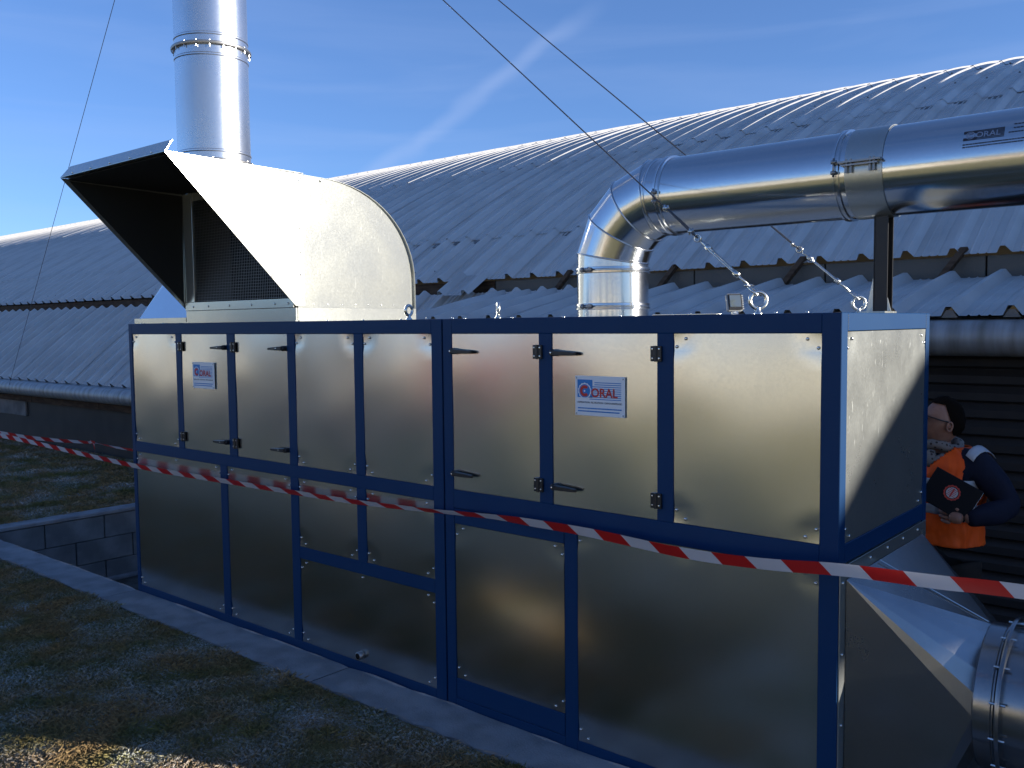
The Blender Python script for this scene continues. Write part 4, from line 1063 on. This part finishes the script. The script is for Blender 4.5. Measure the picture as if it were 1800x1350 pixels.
    # hands: palm and five fingers, rooted in the wrist
    def hand(wr, d, spread, nrm, curl):
        d = d.normalized(); spread = spread.normalized(); nrm = nrm.normalized()
        vv = [wr, wr+d*.045, ]; ee = [(0, 1)]; rr = [(.024, .019), (.033, .016)]
        m1 = skin_obj('h', [wr, wr+d*.03, wr+d*.062], [(0, 1), (1, 2)], [.022, .030, .026], 0, SKIN, 2)
        hb.from_mesh(m1)
        for k, (off, ln) in enumerate(((-.027, .062), (-.009, .070), (.009, .066), (.026, .052))):
            base = wr+d*.050+spread*off; p1 = base+d*ln*.45+nrm*.004; p2 = p1+(d*math.cos(curl)-nrm*math.sin(curl))*ln*.35; p3 = p2+(d*math.cos(curl*1.8)-nrm*math.sin(curl*1.8))*ln*.25
            hb.from_mesh(skin_obj('f', [base, p1, p2, p3], [(0, 1), (1, 2), (2, 3)], [.0095, .009, .008, .007], 0, SKIN, 1))
        tb = wr+d*.02+spread*(-.030)*(-1 if curl < 0 else 1)
        hb.from_mesh(skin_obj('f', [tb, tb+d*.028-spread*.014, tb+d*.055-spread*.012-nrm*.004], [(0, 1), (1, 2)], [.0125, .0105, .0085], 0, SKIN, 1))
    hand(wrL, (f*.25-l_*.95+Vector((0, 0, .12))), Vector((0, 0, -1))+f*.1, f, .5)
    hand(W(.12, -.16, .70), Vector((0, 0, -1))+f*.3+l_*.4, f, -l_, .5)
    hb.from_mesh(body)
    bd = obj('body', hb, SKIN, root, True)
    # face details
    fd = B()
    for s in (1, -1):
        c = HC+hf*.0825+hl*s*.031+hu*.010; tube(fd, [c-hl*.013, c+hl*.013], [.0045, .0045], 6)
    obj('eyes', fd, HAIR, root)
    fd = B()
    c = HC+hf*.0885-hu*.052; tube(fd, [c-hl*.020-hf*.008, c-hl*.008, c+hl*.008, c+hl*.020-hf*.008], [.002, .0045, .0045, .002], 6); obj('teeth', fd, mat('teeth', (.5, .46, .40), .4), root)
    # glasses
    gl = B()
    for s in (1, -1):
        c = HC+hf*.094+hl*s*.033+hu*.012
        pts = []
        for k in range(16):
            a = 2*PI*k/16; ca, sa = math.cos(a), math.sin(a); ca = math.copysign(abs(ca)**.6, ca); sa = math.copysign(abs(sa)**.6, sa)
            pts.append(c+hl*ca*.025+hu*sa*.016-hf*.004*abs(ca) if s*ca > 0 else c+hl*ca*.025+hu*sa*.016)
        tube(gl, pts, .0034, 6, closed=True)
        tube(gl, [c+hl*s*.026+hu*.008-hf*.006, HC+hl*s*.073+hf*.045+hu*.014, HC+hl*s*.079-hf*.004+hu*.010], .0032, 6)
    tube(gl, [HC+hf*.098+hl*.009+hu*.014, HC+hf*.098-hl*.009+hu*.014], .0024, 6)
    obj('glasses', gl, BLACK, root, True)
    # hair: shell over the crown and back, down to the sideburn
    ha = B(); rows = []
    for j in range(13):
        row = []
        for i in range(nu):
            th = 2*PI*i/nu; back = -math.cos(th)
            lim = PI*(.40+.20*(back+1)/2+.05*max(0, back)); lim = max(lim*.0, PI*(.24 if math.cos(th) > .35 else .24+.38*min(1, (0.35-math.cos(th))/.75)))
            ph = lim*(j+.3)/12.3; p = hp(th, ph); nrm = (p-HC).normalized(); th_ = .013*(1-.6*(j/12)**3)
            row.append(ha.verts.new(p+nrm*(th_+.005*mnoise.noise(p*45)+.002*mnoise.noise(p*140))))
        rows.append(row)
    for a, c in zip(rows, rows[1:]):
        for i in range(nu): ha.faces.new((a[i], c[i], c[(i+1) % nu], a[(i+1) % nu]))
    ha.faces.new(rows[0]); obj('hair', ha, HAIR, root, True)
    be = B()   # short beard shadow along the jaw
    # trousers, jacket
    b = B(); b.from_mesh(tr_me); obj('trousers', b, TROU, root, True)
    v = [W(0, 0, .64), W(0, 0, .80), W(-.005, 0, .95), W(0, .165, .985), W(-.04, .235, .895), elbL, W(.06, .265, .79), wrL-(f*.25-l_*.95)*.01, W(0, -.165, .985), W(-.03, -.23, .86), W(-.03, -.25, .76), W(.10, -.17, .71)]
    e = [(0, 1), (1, 2), (2, 3), (3, 4), (4, 5), (5, 6), (6, 7), (2, 8), (8, 9), (9, 10), (10, 11)]
    jm = skin_obj('j', v, e, [.115, .12, .115, .078, .066, .062, .050, .037, .078, .06, .052, .037], 0, NAVY)
    b = B(); b.from_mesh(jm)
    for vv in b.verts: vv.co += Vector((mnoise.noise(vv.co*16), mnoise.noise(vv.co*16+Vector((5, 0, 0))), 0))*.012
    obj('jacket', b, NAVY, root, True)
    # vest: lofted shell
    secs = [(.630, .172, .135, 0), (.70, .168, .135, 0), (.78, .165, .134, 0), (.86, .170, .136, 0), (.93, .178, .132, 0), (.975, .182, .118, -.004), (1.005, .165, .100, -.008), (1.030, .130, .082, -.012), (1.048, .095, .070, -.014)]
    def vest_loft(name, s_list, m, grow=0, neck=False, thick=.003):
        b = B(); rows = []; nn = 120
        for (z, a, c, off) in s_list:
            row = []
            for i in range(nn):
                th = 2*PI*i/nn; ca, sa = math.cos(th), math.sin(th); k = .80
                ca = math.copysign(abs(ca)**k, ca); sa = math.copysign(abs(sa)**k, sa)
                wob = .007*mnoise.noise(Vector((ca*3, sa*3, z*16)))+.006*mnoise.noise(Vector((ca*7+3, sa*7, z*7)))+.003*mnoise.noise(Vector((ca*14+3, sa*14, z*30)))
                row.append(b.verts.new(W(off+(c+grow+wob)*ca, (a+grow+wob)*sa, z+(.0 if not neck else 0))))
            rows.append(row)
        for A, Bq in zip(rows, rows[1:]):
            for i in range(nn):
                q = (A[i], A[(i+1) % nn], Bq[(i+1) % nn], Bq[i])
                if neck:
                    cc = sum((x.co for x in q), Vector())/4; loc = cc-S_; fa, la = loc.dot(f), loc.dot(l_)
                    if fa > .0 and abs(la) < (cc.z-.93)*.75: continue          # V neck
                    if abs(la) > .158 and .90 < cc.z < 1.0 and abs(fa) < .085: continue  # arm hole
                b.faces.new(q)
        o = obj(name, b, m, root, True); sl = o.modifiers.new('solid', 'SOLIDIFY'); sl.thickness = thick; sl.offset = 1; return o
    def interp(z):
        for p, q in zip(secs, secs[1:]):
            if p[0] <= z <= q[0]:
                t = (z-p[0])/(q[0]-p[0]); return tuple(p[i]+(q[i]-p[i])*t for i in range(4))
    zz = [.630+i*(1.048-.630)/60 for i in range(61)]; zz[-1] = 1.0479
    vest = vest_loft('vest', [interp(z) for z in zz], ORANGE, .006, True)
    for z in (.790, .900): vest_loft('reflective_band', [interp(z-.021), interp(z-.007), interp(z+.007), interp(z+.021)], REFL, .0095)
    # shoulder reflective patch over the left shoulder
    b = B(); rows = []
    for i in range(7):
        a = -.9+1.8*i/6; rows.append([b.verts.new(W(.096*math.sin(a), c_, .985+.096*math.cos(a)-(c_-.14)*.65)) for c_ in (.165, .178, .190, .20)])
    for A, Bq in zip(rows, rows[1:]):
        for k in range(3): b.faces.new((A[k], A[k+1], Bq[k+1], Bq[k]))
    o = obj('shoulder_patch', b, REFL, root, True); sl = o.modifiers.new('solid', 'SOLIDIFY'); sl.thickness = .003
    # scarf: two wraps
    b = B()
    for (zc, R1, R2, rr, tlt) in ((1.022, .080, .072, .024, .16), (1.044, .070, .064, .021, -.06)):
        pts = [W(.02+R1*math.cos(2*PI*k/28), R2*math.sin(2*PI*k/28), zc-tlt*.25*math.cos(2*PI*k/28)+.004*math.sin(6*PI*k/28)) for k in range(28)]
        tube(b, pts, [rr*(1+.12*math.sin(k*1.9)) for k in range(28)], 12, closed=True)
    tube(b, [W(.095, .0, 1.03), W(.105, .012, .99), W(.10, .02, .955)], [.03, .032, .014], 10)
    obj('scarf', b, SCARF, root, True)
    return root, W, f, l_, wrL
root, Wp, pf_, pl_, wrL = person()
# notebook held against the vest
nb = empty('notebook', Vector((4.255, 1.44, .875)), 'black notebook with a round white and red emblem held by the man', 'notebook')
ncen = Vector((4.232, 1.385, .868)); nn_ = (pf_+pl_*.75+Vector((0, 0, .10))).normalized()
nu_ = (pl_*.55+Vector((0, 0, .83))); nu_ = (nu_-nn_*nu_.dot(nn_)).normalized(); nr_ = nu_.cross(nn_).normalized()*-1
def NB(a, c, d): return ncen+nr_*a+nu_*c+nn_*d
def nbox(nm, a0, a1, c0, c1, d0, d1, m, par=nb):
    b = B(); vs_ = [b.verts.new(NB(a, c, d)) for a in (a0, a1) for c in (c0, c1) for d in (d0, d1)]
    for f in ((0, 1, 3, 2), (4, 6, 7, 5), (0, 4, 5, 1), (2, 3, 7, 6), (0, 2, 6, 4), (1, 5, 7, 3)): b.faces.new([vs_[i] for i in f])
    bmesh.ops.recalc_face_normals(b, faces=b.faces); return obj(nm, b, m, par, bevel=.0015)
cv = nbox('cover', -.095, .105, -.075, .075, .0, .005, BLACK); nbox('pages', -.0965, .104, -.073, .0735, -.011, -.0005, WHITE); nbox('cover', -.095, .105, -.075, .075, -.016, -.0115, BLACK)
MATTE = mat('notebook_black', (.012, .012, .014), .75, 0, .15)
for c_ in nb.children:
    if c_.data.materials[0] == BLACK: c_.data.materials[0] = MATTE
def nf(k): return lambda a, c: NB(a, c, .0064+k*.0004)
b = B(); disc(b, .005, .01, .026, .031, nf(0), 28, teeth=1); obj('emblem_ring', b, PRED, cv)
b = B(); disc(b, .005, .01, 0, .023, nf(0), 24); obj('emblem', b, mat('emblem_white', (.45, .45, .47), .5), cv)
b = B()
for i in range(5): quad(b, -.013+.002*(i % 2), .024-.003*(i % 2), -.004+i*.007, -.0015+i*.007, nf(1))
quad(b, .002, .008, -.010, .030, nf(2)); obj('emblem_mark', b, PRED, cv)

# ================================================================== ACROSS THE YARD (sunlit, mirrored in the sheets)
ws = empty('workshop', (-4, -22, 0), 'low cream workshop with a red fascia across the sunlit yard behind the camera', 'building')
CREAM = mat('cream_render', (.84, .78, .60), .85, 0, .2, var=.1, vscale=2); REDP = mat('red_fascia', (.50, .04, .03), .5); GLS = mat('window_glass', (.03, .04, .05), .1)
box('wall', -50, 34, -24, -17, 0, 2.35, CREAM, ws)
box('fascia', -50.1, 34.1, -24.1, -16.9, .55, .72, REDP, ws)
for k in range(12):
    wd = box('window', -46+k*6.6, -43.4+k*6.6, -17.02, -16.9, 1.25, 1.95, GLS, ws)
hd = B()
rnd = random.Random(4)
for k in range(46):
    x = -60+k*3.0; s = rnd.uniform(1.6, 3.2); bmesh.ops.create_icosphere(hd, subdivisions=2, radius=s, matrix=Matrix.Translation((x, -34+rnd.uniform(-2, 2), 1.0)) @ Matrix.Diagonal((1.2, .8, .9, 1)))
for v in hd.verts: v.co += v.normal*mnoise.noise(v.co*.9)*.6+Vector((0, 0, mnoise.noise(v.co*2.3)*.3))
tag(obj('hedge', hd, mat('hedge', (.07, .075, .035), .9, col2=(.11, .09, .05), vscale=2)), 'long bare winter hedge far behind the camera', 'hedge')

b = B(); b.faces.new([b.verts.new(p) for p in ((-20, -14, .004), (-5.5, -14, .004), (-3.2, -4.6, .004), (-20, -4.6, .004))])
tag(obj('asphalt_yard', b, mat('asphalt', (.055, .053, .05), .9, 0, .2, col2=(.04, .04, .04), vscale=3)), kind='structure')
sh_ = empty('dark_shed', (-18, -14.5, 0), 'dark grey container shed in front of the cream workshop across the yard', 'shed')
box('shed_wall', -21.5, -14.6, -15.5, -13.9, 0, 2.3, mat('shed_grey', (.10, .10, .10), .7), sh_, .02); box('shed_door', -20.5, -18.4, -13.89, -13.86, .1, 2.0, STEEL_GREY, sh_)

RUBBER = mat('tyre_rubber', (.02, .02, .02), .8)
def parked(name, label, cat, x, y, ln, ht, paint, van=False):
    r = empty(name, (x, y, 0), label, cat)
    h = ht
    lo = [(-ln/2, .30), (ln/2, .30), (ln/2, .72), (ln/2-.12, .86)]
    if van: prof_ = lo+[(ln/2-.75, .98), (ln/2-1.25, h), (-ln/2+.08, h), (-ln/2, h-.15)]
    else: prof_ = lo+[(ln/2-1.05, .95), (ln/2-1.75, h), (-ln/2+.95, h), (-ln/2+.25, .98), (-ln/2, .86)]
    b = B(); extr(b, prof_, 'Y', -.85, .85)
    for v in b.verts: v.co += Vector((x, y, 0)); v.co.y += (-.12 if v.co.y > y else .12)*max(0, v.co.z-.95)
    obj('body', b, paint, r, bevel=.05, seg=2)
    for (xa, xb) in (((ln/2-1.45, ln/2-2.2),) if van else ((ln/2-1.75, ln/2-2.45), (ln/2-2.55, -ln/2+1.0))):
        b = B(); bx(b, x+xb, x+xa, y+.74, y+.80, 1.0, h-.12); obj('side_window', b, GLS, r)
    for sx in (-1, 1):
        for sy in (-1, 1):
            b = B(); tube(b, [(x+sx*(ln/2-.8), y+sy*.68, .31), (x+sx*(ln/2-.8), y+sy*.88, .31)], .31, 20); obj('wheel', b, RUBBER, r)
parked('parked_car', 'small red car parked on the yard in front of the cream workshop', 'car', -9.0, -14.6, 3.7, 1.36, mat('red_car_paint', (.34, .05, .04), .3))
parked('parked_car', 'pale grey estate car parked farthest along the yard towards the shed', 'car', -19.0, -10.6, 4.3, 1.45, mat('grey_car_paint', (.50, .47, .40), .3))
parked('parked_van', 'cream panel van parked on the meadow edge nearest the camera', 'van', -1.4, -12.4, 4.8, 2.0, mat('cream_van_paint', (.78, .72, .58), .4), True)
